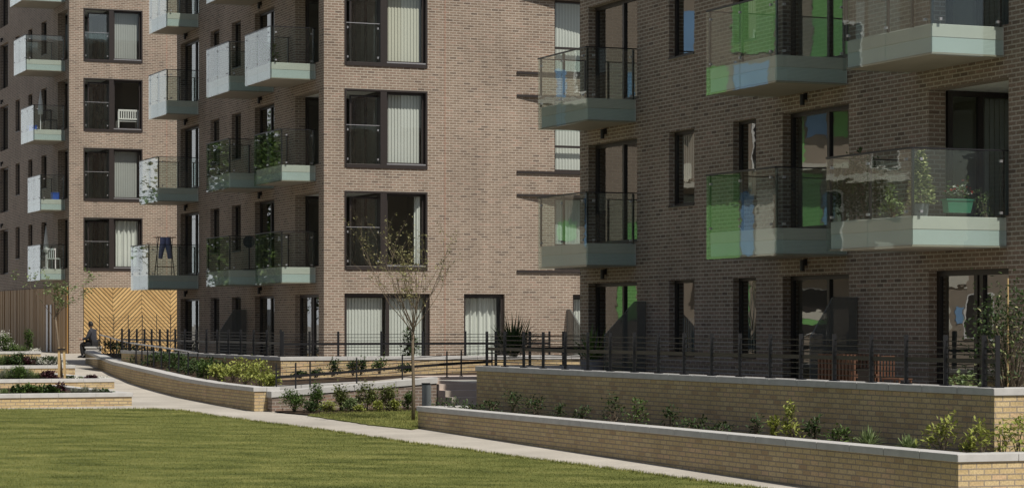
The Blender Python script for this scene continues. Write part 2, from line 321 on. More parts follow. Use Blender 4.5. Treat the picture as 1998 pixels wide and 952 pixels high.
# grass blades on the visible part of both lawns
def inside(poly, X, Y):
    c = np.zeros(len(X), bool); n = len(poly)
    for i in range(n):
        x1, y1 = poly[i][0], poly[i][1]; x2, y2 = poly[(i+1) % n][0], poly[(i+1) % n][1]
        if y1 == y2: continue
        c ^= ((y1 > Y) != (y2 > Y)) & (X < (x2-x1)*(Y-y1)/(y2-y1)+x1)
    return c
def blades(name, poly, n, seed, x0, x1, y0, y1, hgt):
    r = np.random.default_rng(seed)
    X = r.uniform(x0, x1, n); Y = y0+(y1-y0)*r.power(.8, n)
    k = inside(poly, X, Y) & (np.abs(X/Y) < .225); X, Y = X[k], Y[k]; n = len(X)
    Z = .015*Y-.7+.025
    a = r.uniform(0, 2*np.pi, n); h = hgt*r.uniform(.5, 1.2, n); wd = r.uniform(.004, .009, n); ln = h*r.uniform(.1, .7, n); b = r.uniform(0, 2*np.pi, n)
    co = np.empty((n, 3, 3))
    co[:, 0] = np.c_[X-np.cos(a)*wd, Y-np.sin(a)*wd, Z]; co[:, 1] = np.c_[X+np.cos(a)*wd, Y+np.sin(a)*wd, Z]; co[:, 2] = np.c_[X+np.cos(b)*ln, Y+np.sin(b)*ln, Z+h]
    me = bpy.data.meshes.new(name); me.vertices.add(3*n); me.vertices.foreach_set('co', co.ravel())
    me.loops.add(3*n); me.loops.foreach_set('vertex_index', np.arange(3*n, dtype=np.int32))
    me.polygons.add(n); me.polygons.foreach_set('loop_start', np.arange(0, 3*n, 3, dtype=np.int32)); me.polygons.foreach_set('loop_total', np.full(n, 3, np.int32))
    me.update(calc_edges=True); me.materials.append(M['blade'])
    o = bpy.data.objects.new(name, me); col.objects.link(o); return o
tag(blades('grass', LAWN_EDGE+[(-24, 22)], 420000, 3, -13, 5, 32, 57, .022), 'short mown green grass of the big sunlit lawn', 'grass', kind='stuff')
EDGE_BAND = LAWN_EDGE+[(x-.10, y-.10) for x, y in LAWN_EDGE[::-1]]
tag(blades('grass', EDGE_BAND, 900000, 9, -13, 5, 32, 57, .055), 'slightly longer grass fringe along the lawn edge', 'grass', kind='stuff')
tag(blades('grass', STRIP, 26000, 4, -5, -.5, 48, 57, .045), 'grass of the small turf strip beside the path', 'grass', kind='stuff')

# ------------------------------------------------------------------ buildings
def wall_holes(mb, plane, u0, u1, v0, v1, holes, dep):
    P = (lambda u, v, d: (d, u, v)) if plane == 'side' else (lambda u, v, d: (u, d, v))
    us = sorted({u0, u1, *[h[0] for h in holes], *[h[1] for h in holes]}); vs = sorted({v0, v1, *[h[2] for h in holes], *[h[3] for h in holes]})
    us = [u for u in us if u0 <= u <= u1]; vs = [v for v in vs if v0 <= v <= v1]
    for a, b in zip(us, us[1:]):
        for c, d in zip(vs, vs[1:]):
            mu, mv = (a+b)/2, (c+d)/2
            if any(h[0] < mu < h[1] and h[2] < mv < h[3] for h in holes): continue
            q = [P(a, c, 0), P(b, c, 0), P(b, d, 0), P(a, d, 0)]
            mb.quad(*(q if plane == 'front' else q[::-1]))
    for a, b, c, d in holes:
        for p, q in (((a, c), (a, d)), ((b, d), (b, c)), ((a, d), (b, d)), ((b, c), (a, c))):
            mb.quad(P(*p, 0), P(*q, 0), P(*q, dep), P(*p, dep))
def window(bld, plane, u0, u1, v0, v1, d, mull=(), trans=(), fw=.06, name='window', gm='wglass', fd=.07):
    f = MB()
    f.pbox(plane, u0, u0+fw, v0, v1, d, d+fd); f.pbox(plane, u1-fw, u1, v0, v1, d, d+fd)
    f.pbox(plane, u0+fw, u1-fw, v0, v0+fw, d, d+fd); f.pbox(plane, u0+fw, u1-fw, v1-fw, v1, d, d+fd)
    for m_ in mull: f.pbox(plane, m_-fw*.55, m_+fw*.55, v0+fw, v1-fw, d-.005, d+fd)
    for t_ in trans: f.pbox(plane, u0+fw, u1-fw, t_-fw*.5, t_+fw*.5, d+.004, d+fd-.004)
    fr = f.build(name, M['frame'], bld)
    p = MB(); e = d+fd*.55
    if plane == 'side': p.quad((e, u0+.01, v0+.01), (e, u0+.01, v1-.01), (e, u1-.01, v1-.01), (e, u1-.01, v0+.01))
    else: p.quad((u0+.01, e, v0+.01), (u1-.01, e, v0+.01), (u1-.01, e, v1-.01), (u0+.01, e, v1-.01))
    p.build('pane', M[gm], fr)
    return fr
def blind(fr, plane, u0, u1, v0, v1, d, m='blind', kind='vertical', seed=0):
    b = MB(); rr = random.Random(seed)
    if kind == 'vertical':
        u = u0
        while u < u1-.02:
            w_ = min(.1, u1-u); t = .022
            if plane == 'front': b.prism([(u, d, v0), (u+w_*.97, d+t, v0), (u+w_*.97, d+t+.004, v0), (u, d+.004, v0)], (0, 0, v1-v0))
            else: b.prism([(d, u, v0), (d+t, u+w_*.97, v0), (d+t+.004, u+w_*.97, v0), (d+.004, u, v0)], (0, 0, v1-v0))
            u += .1
        nm = 'blind'
    else:
        n = max(8, int((u1-u0)/.02)); pts = []
        ph = rr.uniform(0, 6)
        for k in range(n+1):
            u = u0+(u1-u0)*k/n; o = .05*math.sin(u*34+ph+1.2*math.sin(u*9))+.02*math.sin(u*71)
            pts.append((u, d+o))
        for (a, da), (c, dc) in zip(pts, pts[1:]):
            if plane == 'front': b.quad((a, da, v0), (c, dc, v0), (c, dc, v1), (a, da, v1))
            else: b.quad((da, a, v0), (dc, c, v0), (dc, c, v1), (da, a, v1))
        nm = 'curtain'
    return b.build(nm, M[m], fr, smooth=(kind != 'vertical'))
_c = MB().box(-.024, .024, -.024, .024, -.02, .02).build('clamp', M['galv']); CLAMP = _c.data; bpy.data.objects.remove(_c)
def balcony(bld, y0, y1, dp, zb, mode=0, H=1.54):
    s = MB(); s.box(-dp+.06, -.002, y0+.05, y1-.05, zb+.285, zb+.49)
    b = s.build('balcony', M['slab'], bld, bevel=.008)
    MB().box(-dp+.066, -.003, y0+.056, y1-.056, zb+.05, zb+.283).build('fascia', M['aqua'], b)
    MB().box(-dp+.045, -.003, y0+.04, y1-.04, zb+.02, zb+.047).build('soffit', M['soffit'], b)
    n = 2; L_ = (y1-y0)/n
    for k in range(n):
        MB().box(-dp, -dp+.014, y0+k*L_+(.0 if k == 0 else .008), y0+(k+1)*L_-(.0 if k == n-1 else .008), zb, zb+H-.02).build('glass_panel', M['bglass'], b)
    MB().box(-dp+.02, -.05, y0, y0+.014, zb, zb+H-.02).build('glass_panel', M['bglass'], b)
    MB().box(-dp+.02, -.05, y1-.014, y1, zb, zb+H-.02).build('glass_panel', M['bglass'], b)
    h = MB(); z = zb+H
    h.bar((-dp+.01, y0, z), (-dp+.01, y1, z), .035, .028); h.bar((-dp+.01, y0+.01, z), (0, y0+.01, z), .03, .022); h.bar((-dp+.01, y1-.01, z), (0, y1-.01, z), .03, .022)
    h.build('handrail', M['black'], b)
    for (px_, py_) in ((-dp+.055, y0+.05), (-dp+.055, (y0+y1)/2), (-dp+.055, y1-.05), (-.07, y0+.05), (-.07, y1-.05)):
        MB().box(px_-.017, px_+.017, py_-.024, py_+.024, zb+.49, z-.014).build('post', M['black'], b)
    for zz in (zb+.56, zb+H-.17):
        for (xx, yy) in ((-dp-.008, y0+.17), (-dp-.008, y0+L_), (-dp-.008, y1-.17), (-dp+.16, y0-.008), (-.16, y0-.008)):
            c = bpy.data.objects.new('clamp', CLAMP); col.objects.link(c); c.parent = b; c.location = (xx+.02, yy+(.015 if xx > -dp else 0), zz)
    return b
def lamp(bld, y, z):
    m_ = MB(); m_.box(-.05, -.003, y-.03, y+.03, z-.02, z+.10); m_.tube([(-.09, y, z-.12), (-.09, y, z+.08)], .045, 10)
    m_.build('wall_lamp', M['black'], bld)

def block(o, label, dz, H, side_len, front_len, cols, floors, near_bal, mid_bal, far_bal, front_bays, z0, low=None):
    b = tag(empty('apartment_building', (o[0], o[1], 0), PHI), label, 'apartment building')
    wl = MB(); T = .33
    sh_, fh_ = [], []
    win = []
    for n in floors:
        hd = 3.03+3*n+dz; fl = (.86+3*n if n else .96)+dz
        if n == 0 and dz: continue
        for c in cols:
            k, y0, y1 = c
            lo = fl if k in ('door', 'loggia') else hd-1.5
            sh_.append((y0, y1, lo, hd)); win.append((k, y0, y1, lo, hd, n))
    for bay in front_bays:
        for h in bay['holes']: fh_.append(h)
    wl_side = [h for h in sh_]
    ys_, Hl = low if low else (side_len, H)              # the part beyond ys_ is lower
    wl_side = [h for h in sh_ if h[1] < ys_ or h[3] < Hl]
    win = [q_ for q_ in win if q_[2] < ys_ or q_[4] < Hl]
    wall_holes(wl, 'side', 0, ys_, z0, H, [h for h in wl_side if h[1] <= ys_], T)
    if low: wall_holes(wl, 'side', ys_, side_len, z0, Hl, [h for h in wl_side if h[0] >= ys_], T)
    wall_holes(wl, 'front', 0, front_len, z0, H, fh_, T)
    wl.quad((front_len, 0, z0), (front_len, ys_, z0), (front_len, ys_, H), (front_len, 0, H))
    wl.quad((front_len, ys_, Hl if low else z0), (0, ys_, Hl if low else z0), (0, ys_, H), (front_len, ys_, H))
    if low:
        wl.quad((front_len, ys_, z0), (front_len, side_len, z0), (front_len, side_len, Hl), (front_len, ys_, Hl))
        wl.quad((front_len, side_len, z0), (0, side_len, z0), (0, side_len, Hl), (front_len, side_len, Hl))
    wl.build('wall', M['brick'], b)
    rf_ = MB(); rf_.box(-.05, front_len+.05, -.05, ys_+.05, H, H+.14)
    if low: rf_.box(-.05, front_len+.05, ys_+.052, side_len+.05, Hl, Hl+.14)
    rf_.build('roof', M['coping'], b)
    side_top = Hl
    # floor plates and the rooms' back walls
    fp = MB(); n0 = 0
    for n in range(0, 7):
        z = (.86+3*n if n else .9)+dz
        if z > H-.5: break
        xx = T+.02
        # keep the corner balcony zone free above: it has its own floor
        fp.box(xx, front_len-.1, 2.95, (side_len if z < Hl else ys_)-.1, z-.3, z-.02); fp.box(1.9, front_len-.1, xx, 2.948, z-.3, z-.02)
    fp.build('floor_plates', M['ifloor'], b)
    iw = MB(); iw.box(3.2, front_len-.3, 3.6, ys_-.3, z0, H-.2)
    if low: iw.box(3.2, front_len-.3, ys_-.29, side_len-.3, z0, Hl-.2)
    for yy in (7.9, 10.5, 13.2):
        if yy < side_len-1: iw.box(T+.06, 3.19, yy, yy+.1, z0, (H if yy < ys_ else Hl)-.2)
    iw.box(3.9, 4.0, T+.06, 3.59, z0, H-.2); iw.box(7.0, 7.1, T+.06, 3.59, z0, H-.2)
    iw.build('interior_walls', M['interior'], b)
    for (k, y0, y1, lo, hd, n) in win:
        if k == 'loggia' and n > 0:
            ls = MB(); ls.box(.01, 1.9, .01, 2.94, hd+.004, hd+.05); ls.build('loggia_ceiling', M['white'], b)
            lf = MB(); lf.box(.01, 1.9, .01, 2.94, lo-.12, lo-.004); lf.build('loggia_floor', M['terr'], b)
            f = window(b, 'side', .36, 2.80, lo, hd, 1.78, mull=(1.5, 2.55), name='loggia_door', gm='cglass')
            blind(f, 'side', .5, 2.45, lo+.1, hd-.1, 1.98, 'blind', seed=n)  # added blind that lightens the dark panes in place of a grey reflection
            f = window(b, 'front', .36, 1.76, lo, hd, 2.82, mull=(1.0,), fw=.09, name='loggia_door', gm='cglass')
            blind(f, 'front', 1.06, 1.7, lo+.1, hd-.1, 2.95, 'gblind', seed=n)
        elif k == 'loggia':
            window(b, 'side', y0, y1, lo, hd, .16, mull=(y0+(y1-y0)*.43, y0+(y1-y0)*.5), fw=.09, name='double_door')
        elif k == 'door':
            window(b, 'side', y0, y1, lo, hd, .17, mull=(y0+(y1-y0)*.42,), fw=.075, name='balcony_door')
            lamp(b, (y0+y1)/2+.3, hd+.2)
        else:
            f = window(b, 'side', y0, y1, lo, hd, .13, fw=.055)
            q_ = (int(y0*7)+n*5) % 4
            if q_ != 1: blind(f, 'side', y0+.06, y1-.06, lo+(.07 if q_ else .55), hd-.07 if q_ < 3 else lo+.75, .27, 'gblind' if q_ else 'blind', seed=n)
            MB().box(-.02, .128, y0+.003, y1-.003, lo-.03, lo-.002).build('sill', M['frame'], b)
    for i, (y0, y1, dp) in enumerate(near_bal): balcony(b, y0, y1, dp, 3.33+dz+3*i)
    for i, (y0, y1, dp) in enumerate(mid_bal): balcony(b, y0, y1, dp, 3.33+dz+3*i)
    for i, (y0, y1, dp) in enumerate(far_bal): balcony(b, y0, y1, dp, 3.33+dz+3*i)
    for bay in front_bays: bay['make'](b)
    return b

def big_bay(b, u0, u1, v0, v1, inner, T=.33, seed=0):
    """front opening whose left half is the corner recess behind a glass guard, right half a window"""
    m0 = u0+1.12
    s = MB(); e = .055                                   # dark surround standing 15 mm proud
    s.box(u0, u0+e, -.015, .2, v0, v1); s.box(u1-e, u1, -.015, .3, v0, v1)
    s.box(u0+e, u1-e, -.015, .2, v1-e, v1); s.box(u0+e, u1-e, -.03, .3, v0, v0+.11)
    s.box(m0, m0+.2, -.01, 1.78-u0+.6 if False else .32, v0+.11, v1-e)
    f = s.build('window', M['frame'], b)
    w_ = MB(); x0, x1, y = m0+.2, u1-e, .12
    w_.box(x0, x0+.07, y, y+.07, v0+.11, v1-e); w_.box(x1-.07, x1, y, y+.07, v0+.11, v1-e); w_.box(x0+.07, x1-.07, y, y+.07, v0+.11, v0+.19); w_.box(x0+.07, x1-.07, y, y+.07, v1-e-.07, v1-e)
    w_.build('sash', M['frame'], f)
    MB().quad((x0+.01, y+.04, v0+.12), (x1-.01, y+.04, v0+.12), (x1-.01, y+.04, v1-e-.01), (x0+.01, y+.04, v1-e-.01)).build('pane', M['cglass'], f)
    MB().box(x0, x1, -.012, .118, v0+.111, v0+.15).build('sill', M['galv'], f)
    gs = MB(); gs.box(u0+.24, u0+.29, .22, .27, v0+.11, v1-.16).box(u0+.29, m0, .22, .27, v1-.21, v1-.16).build('sliding_screen', M['frame'], f)
    MB().quad((u0+.29, .245, v0+.11), (m0, .245, v0+.11), (m0, .245, v1-.2), (u0+.29, .245, v1-.2)).build('pane', M['wglass'], f)
    MB().box(u0+e+.01, m0-.01, .05, .062, v0+.16, v0+1.25).build('glass_guard', M['bglass'], f)
    r = MB(); r.bar((u0+e, .056, v0+1.26), (m0, .056, v0+1.26), .03, .02)
    for uu in (u0+e+.06, m0-.06):
        for zz in (v0+.26, v0+1.12): r.box(uu-.02, uu+.02, .03, .08, zz-.03, zz+.03)
    r.build('guard_rail', M['galv'], f)
    d = y+.16
    if inner == 'blind': blind(f, 'front', x0+.05, x1-.08, v0+.2, v1-.12, d, 'blind', seed=seed)
    if inner == 'cream': blind(f, 'front', x0+.05, x1-.08, v0+.2, v1-.12, d, 'cblind', seed=seed)
    if inner == 'grey': blind(f, 'front', x0+.1, x1-.08, v0+.2, v1-.12, d+.05, 'gblind', seed=seed)
    if inner == 'strip': blind(f, 'front', x1-.26, x1-.1, v0+.2, v1-.12, d, 'curtain', 'wave', seed)
    if inner == 'curtain': blind(f, 'front', x0+.15, x1-.05, v0+.2, v1-.12, d+.05, 'curtain', 'wave', seed)

COLS_B = [('loggia', .49, 2.8), ('door', 4.94, 7.05), ('small', 8.62, 9.7), ('small', 11.18, 12.3), ('door', 13.76, 16.2)]
COLS_C = [('loggia', .54, 2.86), ('door', 5.44, 7.83), ('small', 8.86, 9.79), ('small', 11.42, 12.56), ('door', 14.05, 16.51)]
COLS_A = [('loggia', .3, 2.3), ('small', 4.65, 5.8), ('small', 7.8, 8.75), ('small', 10.75, 11.75), ('door', 13.5, 15.6), ('small', 18.5, 19.5), ('door', 22, 24)]

# --- middle block B
def b_front(b):
    for n, inner in ((1, 'strip'), (2, 'blind'), (3, 'cream'), (4, 'blind')):
        big_bay(b, .63, 3.23, .74+3*n, 3.06+3*n, inner, seed=n)
    f = window(b, 'front', .63, 3.31, .96, 3.05, .08, mull=(2.0,), fw=.1, gm='cglass')
    blind(f, 'front', .76, 1.92, 1.05, 2.92, .3, 'blind', seed=9); blind(f, 'front', 2.1, 3.2, 1.05, 2.92, .3, 'blind', seed=10)
    f = window(b, 'front', 4.4, 5.72, .96, 3.05, .1, fw=.09, gm='cglass', name='terrace_door')
    blind(f, 'front', 4.52, 5.6, 1.05, 2.93, .38, 'curtain', 'wave', 3)
    f = window(b, 'front', 7.97, 9.5, .96, 3.05, .1, fw=.08, gm='cglass', name='terrace_door')
    blind(f, 'front', 8.1, 9.4, 1.05, 2.9, .32, 'blind', seed=4)
    for n in (1, 2, 3, 4):
        f = window(b, 'front', 7.36, 9.9, .78+3*n, 3.0+3*n, .1, trans=(1.55+3*n,), fw=.07, gm='cglass')
        blind(f, 'front', 7.45, 9.8, .86+3*n, 2.93+3*n, .3, 'blind', seed=20+n)
        MB().box(6.11, 9.95, -.05, .098, .70+3*n, .775+3*n).build('sill_band', M['frame'], b)
        h = MB(); z = 3.004+3*n; h.prism([(6.11, -.002, z), (6.11, -.03, z), (9.95, -.5, z), (9.95, -.002, z)], (0, 0, .07)); h.build('sun_canopy', M['frame'], b)
    MB().box(3.785, 3.8, -.004, -.001, 1.0, 16.4).build('movement_joint', M['mastic'], b)
holes_b = [(.63, 3.23, .74+3*n, 3.06+3*n) for n in (1, 2, 3, 4)]+[(.63, 3.31, .96, 3.05), (4.4, 5.72, .96, 3.05), (7.97, 9.5, .96, 3.05)]+[(7.36, 9.9, .78+3*n, 3.0+3*n) for n in (1, 2, 3, 4)]
BB = block(BC, 'middle brown brick apartment block, its sunlit end wall with large windows facing the lawn', 0, 16.6, 16.7, 13.5, COLS_B, range(0, 5),
      [(.73, 3.3, 1.10), (.73, 3.45, 1.10), (.73, 3.33, 1.42), (.73, 3.33, 1.42)], [(4.94, 7.5, 1.47)]*4,
      [(13.76, 16.17, 1.80), (13.76, 16.3, 1.46), (13.76, 16.18, 1.16), (13.76, 16.1, 1.16)], [dict(holes=holes_b, make=b_front)], -.5)

# --- near block C
def c_front(b):
    for n in (1, 2, 3, 4): big_bay(b, .63, 3.23, .74+3*n, 3.06+3*n, 'blind', seed=40+n)
CB = block(CC, 'nearest brown brick apartment block, its long shaded side with glass balconies filling the right half', 0, 16.6, 16.95, 13, COLS_C, range(0, 5),
      [(.54, 3.15, 1.78), (.62, 3.3, 1.38), (.54, 3.2, 1.10), (.54, 3.2, 1.40)], [(5.44, 8.05, 1.47)]*4, [(14.05, 16.57, 1.17)]*2,
      [dict(holes=[(.63, 3.23, .74+3*n, 3.06+3*n) for n in (1, 2, 3, 4)], make=c_front)], -.9, low=(8.35, 9.5))

# --- far block A
def a_front(b):
    for n, inner in ((1, 'curtain'), (2, 'grey'), (3, 'none'), (4, 'grey'), (5, 'none')):
        big_bay(b, .62, 3.21, 1.45+3*n, 3.74+3*n, inner, seed=60+n)
    # chevron boarding at ground level
    z0, z1 = .86, 3.72; e = .62; bk = MB().box(e, 6.0, -.03, -.002, z0, z1).build('timber_cladding', M['backing'], b)
    pl = MB(); wd = 1.27; p = .185; th = .138
    for c in range(5):
        xa = e+wd*c; xb = min(xa+wd, 6.0); s_ = -1 if c % 2 == 0 else 1
        for k in range(-12, 27):
            za = z0+k*p; dzb = s_*(xb-xa)
            poly = [(xa+.006, za), (xb-.006, za+dzb), (xb-.006, za+dzb+th), (xa+.006, za+th)]
            for lim, sg in ((z0, 1), (z1, -1)):
                out = []
                for i in range(len(poly)):
                    q, r_ = poly[i], poly[(i+1) % len(poly)]
                    iq, ir = sg*(q[1]-lim) >= 0, sg*(r_[1]-lim) >= 0
                    if iq: out.append(q)
                    if iq != ir: t = (lim-q[1])/(r_[1]-q[1]); out.append((q[0]+t*(r_[0]-q[0]), lim))
                poly = out
                if len(poly) < 3: break
            if len(poly) < 3: continue
            pl.prism([(x, -.05, z) for x, z in poly], (0, .018, 0))
    pl.build('boards', M['cedar'], bk)
    # upright boarding on the shaded side
    sd_ = MB(); rr = random.Random(5); y = .42
    bk2 = MB().box(-.02, -.002, .1, 27, .5, 3.75).build('timber_cladding', M['backing'], b)
    while y < 26.8:
        w_ = rr.choice((.14, .2, .28, .4)); sd_.box(-.05-rr.choice((0, .012, .03)), -.0205, y, min(y+w_-.012, 26.9), .52, 3.745); y += w_
    sd_.build('boards', M['darkwood'], bk2)
    MB().box(-.06, -.0205, .11, .41, .52, 3.745).build('boards', M['orangewood'], bk2)
    MB().box(-.09, -.06, at_x(AC, 104, 0), at_x(AC, 101, 0), .8, 3.0).box(-.09, -.06, at_x(AC, 97, 0), at_x(AC, 93.5, 0), .8, 3.0).build('door_pull', M['galv'], bk2)
    MB().box(4.28, 4.295, -.004, -.001, 4.0, 18).build('movement_joint', M['mastic'], b)
AB = block(AC, 'far brown brick apartment block with herringbone cedar cladding at ground level', .7, 20.0, 27.5, 14, COLS_A, range(1, 6),
      [(.72, 3.35, 1.11), (.72, 3.35, 1.11), (.72, 3.38, 1.40), (.72, 3.3, 1.73), (.72, 3.3, 1.9)], [], [],
      [dict(holes=[(.62, 3.21, 1.45+3*n, 3.74+3*n) for n in (1, 2, 3, 4, 5)], make=a_front)], .2)

# --- blocks out of frame that the glass mirrors
def simple_block(o, rz, label, L_, D_, H, mats, seed):
    b = tag(empty('apartment_building', (o[0], o[1], 0), rz), label, 'apartment building')
    MB().box(0, L_, 0, D_, -2, H).build('wall', M[mats[0]], b); rr = random.Random(seed)
    MB().box(-.2, L_+.2, -.2, D_+.2, H, H+.3).build('roof', M['coping'], b)
    pan = {m_: MB() for m_ in mats[1:]}; wn = MB(); ba = MB()
    x = .8
    while x < L_-4:
        for n in range(int((H-1)/3)):
            z = .6+3*n; m_ = rr.choice(mats[1:])
            pan[m_].box(x, x+rr.choice((1.4, 2.0)), -.05, -.003, z, z+2.75)
            wn.box(x+2.1, x+3.3, -.03, -.003, z+.2, z+2.4)
        x += 3.6
    for n in range(1, int((H-1)/3)): ba.box(.4, L_-.4, -.6, -.06, .25+3*n, .55+3*n)
    for m_, mb in pan.items():
        if mb.v: mb.build('panel', M[m_], b)
    wn.build('window', M['frame'], b); ba.build('balcony', M['panel_light'], b)
    return b
def mirror_block():
    b = tag(empty('apartment_building', (-45, 52, 0), R(53)), 'apartment block with green and blue panels facing the lawn from the left', 'apartment building')
    MB().box(0, 36, 0, 10, -2, 17).build('wall', M['tan_render'], b); MB().box(-.2, 36.2, -.2, 10.2, 17, 17.3).build('roof', M['coping'], b)
    P = [('panel_green', 24.55, 25.85, 4.4, 7.6), ('panel_blue', 24.05, 24.5, 4.6, 6.9), ('panel_light', 23.3, 23.95, 4.6, 7.0), ('panel_green', 23.3, 24.85, 11.9, 14.4), ('panel_blue', 23.5, 24.75, 10.5, 11.5), ('panel_green', 25.0, 25.9, 10.4, 11.4),
         ('panel_green', 25.15, 25.5, 7.95, 9.8), ('panel_blue', 24.3, 25.05, 9.0, 9.85), ('panel_green', 23.6, 24.1, 9.0, 9.85), ('panel_green', 31.3, 32.0, 2.3, 3.7), ('panel_green', 27.1, 27.85, 2.0, 3.9), ('panel_blue', 29.1, 29.9, 11.6, 13.6), ('panel_light', 28.2, 28.9, 8.2, 9.6),
         ('panel_blue', 31.4, 31.75, 9.2, 11.4), ('panel_green', 31.0, 31.7, 5.2, 5.9), ('panel_blue', 30.3, 30.7, 5.0, 7.4), ('panel_light', 29.2, 30.0, 7.4, 8.0), ('panel_light', 27.3, 28.0, 8.6, 9.3), ('panel_light', 19.3, 20.7, 3.5, 4.0), ('panel_light', 18.5, 19.2, 4.4, 5.0), ('panel_light', 19.9, 20.3, 1.9, 3.1), ('panel_blue', 19.4, 19.7, 2.2, 2.8), ('panel_light', 24.2, 25.6, 2.35, 2.6), ('panel_green', 24.3, 25.5, 2.15, 2.33), ('panel_green', 33.0, 34.2, 4.4, 7.4), ('panel_green', 21.6, 22.6, 13.2, 15.6), ('panel_blue', 16, 17, 10.4, 12.8), ('panel_green', 12, 13.4, 4.4, 7.4), ('panel_blue', 7, 8, 7.5, 9.8), ('panel_green', 3, 4.4, 10.4, 13)]
    for m_, a, c, d, e in P: MB().box(a, c, -.05, -.003, d, e).build('panel', M[m_], b)
    w_ = [(22.2, 23.1, 4.7, 6.9), (22.2, 23.1, 10.6, 12.6), (26.1, 26.9, 4.6, 6.8), (26.1, 26.9, 7.8, 9.8), (26.1, 26.9, 10.7, 12.8), (28.2, 29.0, 4.6, 6.8), (28.2, 29.0, 1.8, 3.8), (29.2, 30.1, 4.7, 6.6), (20.4, 21.3, 4.6, 6.9), (20.4, 21.3, 10.7, 12.9), (18.4, 19.3, 7.7, 9.8), (18.4, 19.3, 1.6, 3.2), (30.2, 31.0, 10.6, 12.8), (22.2, 23.1, 1.6, 3.8), (24.3, 25.3, 1.8, 3.4), (26.0, 26.7, 1.8, 3.8)]
    for k in range(5): w_ += [(2+3*k, 3.1+3*k, 1.6+3*n, 3.8+3*n) for n in range(4)]
    for a, c, d, e in w_:
        f = MB().box(a-.06, c+.06, -.03, -.003, d-.06, e+.06).build('window', M['white'], b); MB().box(a, c, -.045, -.031, d, e).build('pane', M['frame'], f)
    for (a, c, z) in [(18, 22.9, 7.2), (23.1, 26.6, 8.0-.25), (23, 26.6, 4.1), (27, 29, 4.1), (27, 31, 7.1), (18, 22.9, 10.1), (23.1, 26.6, 10.05), (29, 33, 10.1), (1, 16, 4.1), (1, 16, 7.1)]:
        MB().box(a, c, -.9, -.06, z, z+.22).build('balcony', M['panel_light'], b)
mirror_block()
simple_block((78, 2), R(113), 'grey rendered apartment block behind the photographer to the right', 44, 12, 9.5, ('panel_grey', 'panel_light', 'panel_grey'), 4)

# ------------------------------------------------------------------ brick walls with stone coping
def brick_wall(name, label, segs, th=.3, m='buff', cop=.1, over=.025, cat='brick wall', stone=.9):
    """segs: list of polylines [(x,y,zbase,ztop)...]; thickness grows to the right of the walking direction"""
    root = tag(empty(name, (segs[0][0][0], segs[0][0][1], 0)), label, cat); ox, oy = root.location.x, root.location.y
    wb = MB(); cb = MB(); L0 = 0
    for pts in segs:
        P = [Vector((p[0]-ox, p[1]-oy)) for p in pts]; n = len(P); nr = []
        for i in range(n):
            ds = []
            if i: ds.append((P[i]-P[i-1]).normalized())
            if i < n-1: ds.append((P[i+1]-P[i]).normalized())
            ns = [Vector((d.y, -d.x)) for d in ds]; a = sum(ns, Vector((0, 0))).normalized(); nr.append(a/max(.4, a.dot(ns[0])))
        for i in range(n-1):
            d = (P[i+1]-P[i]).length; a, b = P[i], P[i+1]; ai, bi = a+nr[i]*th, b+nr[i+1]*th
            za, zb, ta, tb = pts[i][2], pts[i+1][2], pts[i][3]-cop, pts[i+1][3]-cop
            wb.quad((*a, za), (*b, zb), (*b, tb), (*a, ta), uv=[(L0, za), (L0+d, zb), (L0+d, tb), (L0, ta)])
            wb.quad((*bi, zb), (*ai, za), (*ai, ta), (*bi, tb), uv=[(L0+d, zb), (L0, za), (L0, ta), (L0+d, tb)])
            if i == 0: wb.quad((*ai, za), (*a, za), (*a, ta), (*ai, ta), uv=[(L0-th, za), (L0, za), (L0, ta), (L0-th, ta)])
            if i == n-2: wb.quad((*b, zb), (*bi, zb), (*bi, tb), (*b, tb), uv=[(L0+d, zb), (L0+d+th, zb), (L0+d+th, tb), (L0+d, tb)])
            k = max(1, round(d/stone))
            for j in range(k):
                t0, t1 = j/k, (j+1)/k; gp = .004/d
                e0 = 0 if (i == 0 or j) else 0
                q = []
                for t, sg in ((t0+gp, 0), (t1-gp, 0), (t1-gp, 1), (t0+gp, 1)):
                    c = a.lerp(b, t); nn = nr[i].lerp(nr[i+1], t)
                    c = c-nn*over if sg == 0 else c+nn*(th+over)
                    if i == 0 and t < .02: c = c-(b-a).normalized()*over
                    if i == n-2 and t > .98: c = c+(b-a).normalized()*over
                    q.append((c.x, c.y, ta+(tb-ta)*t+.001))
                cb.prism(q, (0, 0, cop))
            L0 += d
    wb.build('wall', M[m], root); cb.build('coping', M['coping'], root, bevel=.006)
    return root
def Lp(o, x, y, zb, zt): p = W(o, x, y); return (p.x, p.y, zb, zt)

# C terrace, C planter
brick_wall('brick_terrace_wall', 'tall buff brick terrace wall under the black fence in front of the nearest block',
           [[Lp(CC, 6, -4.41, -.4, 1.3), Lp(CC, -3.58, -4.41, -.4, 1.3), Lp(CC, -3.58, 14.1, -.4, 1.3), Lp(CC, -1.4, 14.1, -.4, 1.3)]])
brick_wall('brick_planter_wall', 'low buff brick planter wall with grey coping running beside the path below the tall terrace wall',
           [[Lp(CC, 6, -5.75, -.6, .49), Lp(CC, -4.72, -5.30, -.6, .49), Lp(CC, -4.72, 14.45, -.3, .49), Lp(CC, -3.7, 14.45, -.3, .49)]])
s = MB(); s.quad(*[W(CC, x, y, .40) for x, y in ((-4.5, -5.1), (-4.5, 14.2), (-3.5, 14.2), (-3.5, -4.5))])
s.quad(*[W(CC, x, y, .40) for x, y in ((-3.5, -5.3), (-3.5, -4.3), (6, -4.3), (6, -5.6))])
tag(s.build('soil', M['soil']), kind='structure')
t = MB(); t.quad(*[W(CC, x, y, .95) for x, y in ((-3.4, -4.2), (8, -4.2), (8, 17.2), (-3.4, 17.2))]); tag(t.build('terrace', M['terr']), kind='structure')
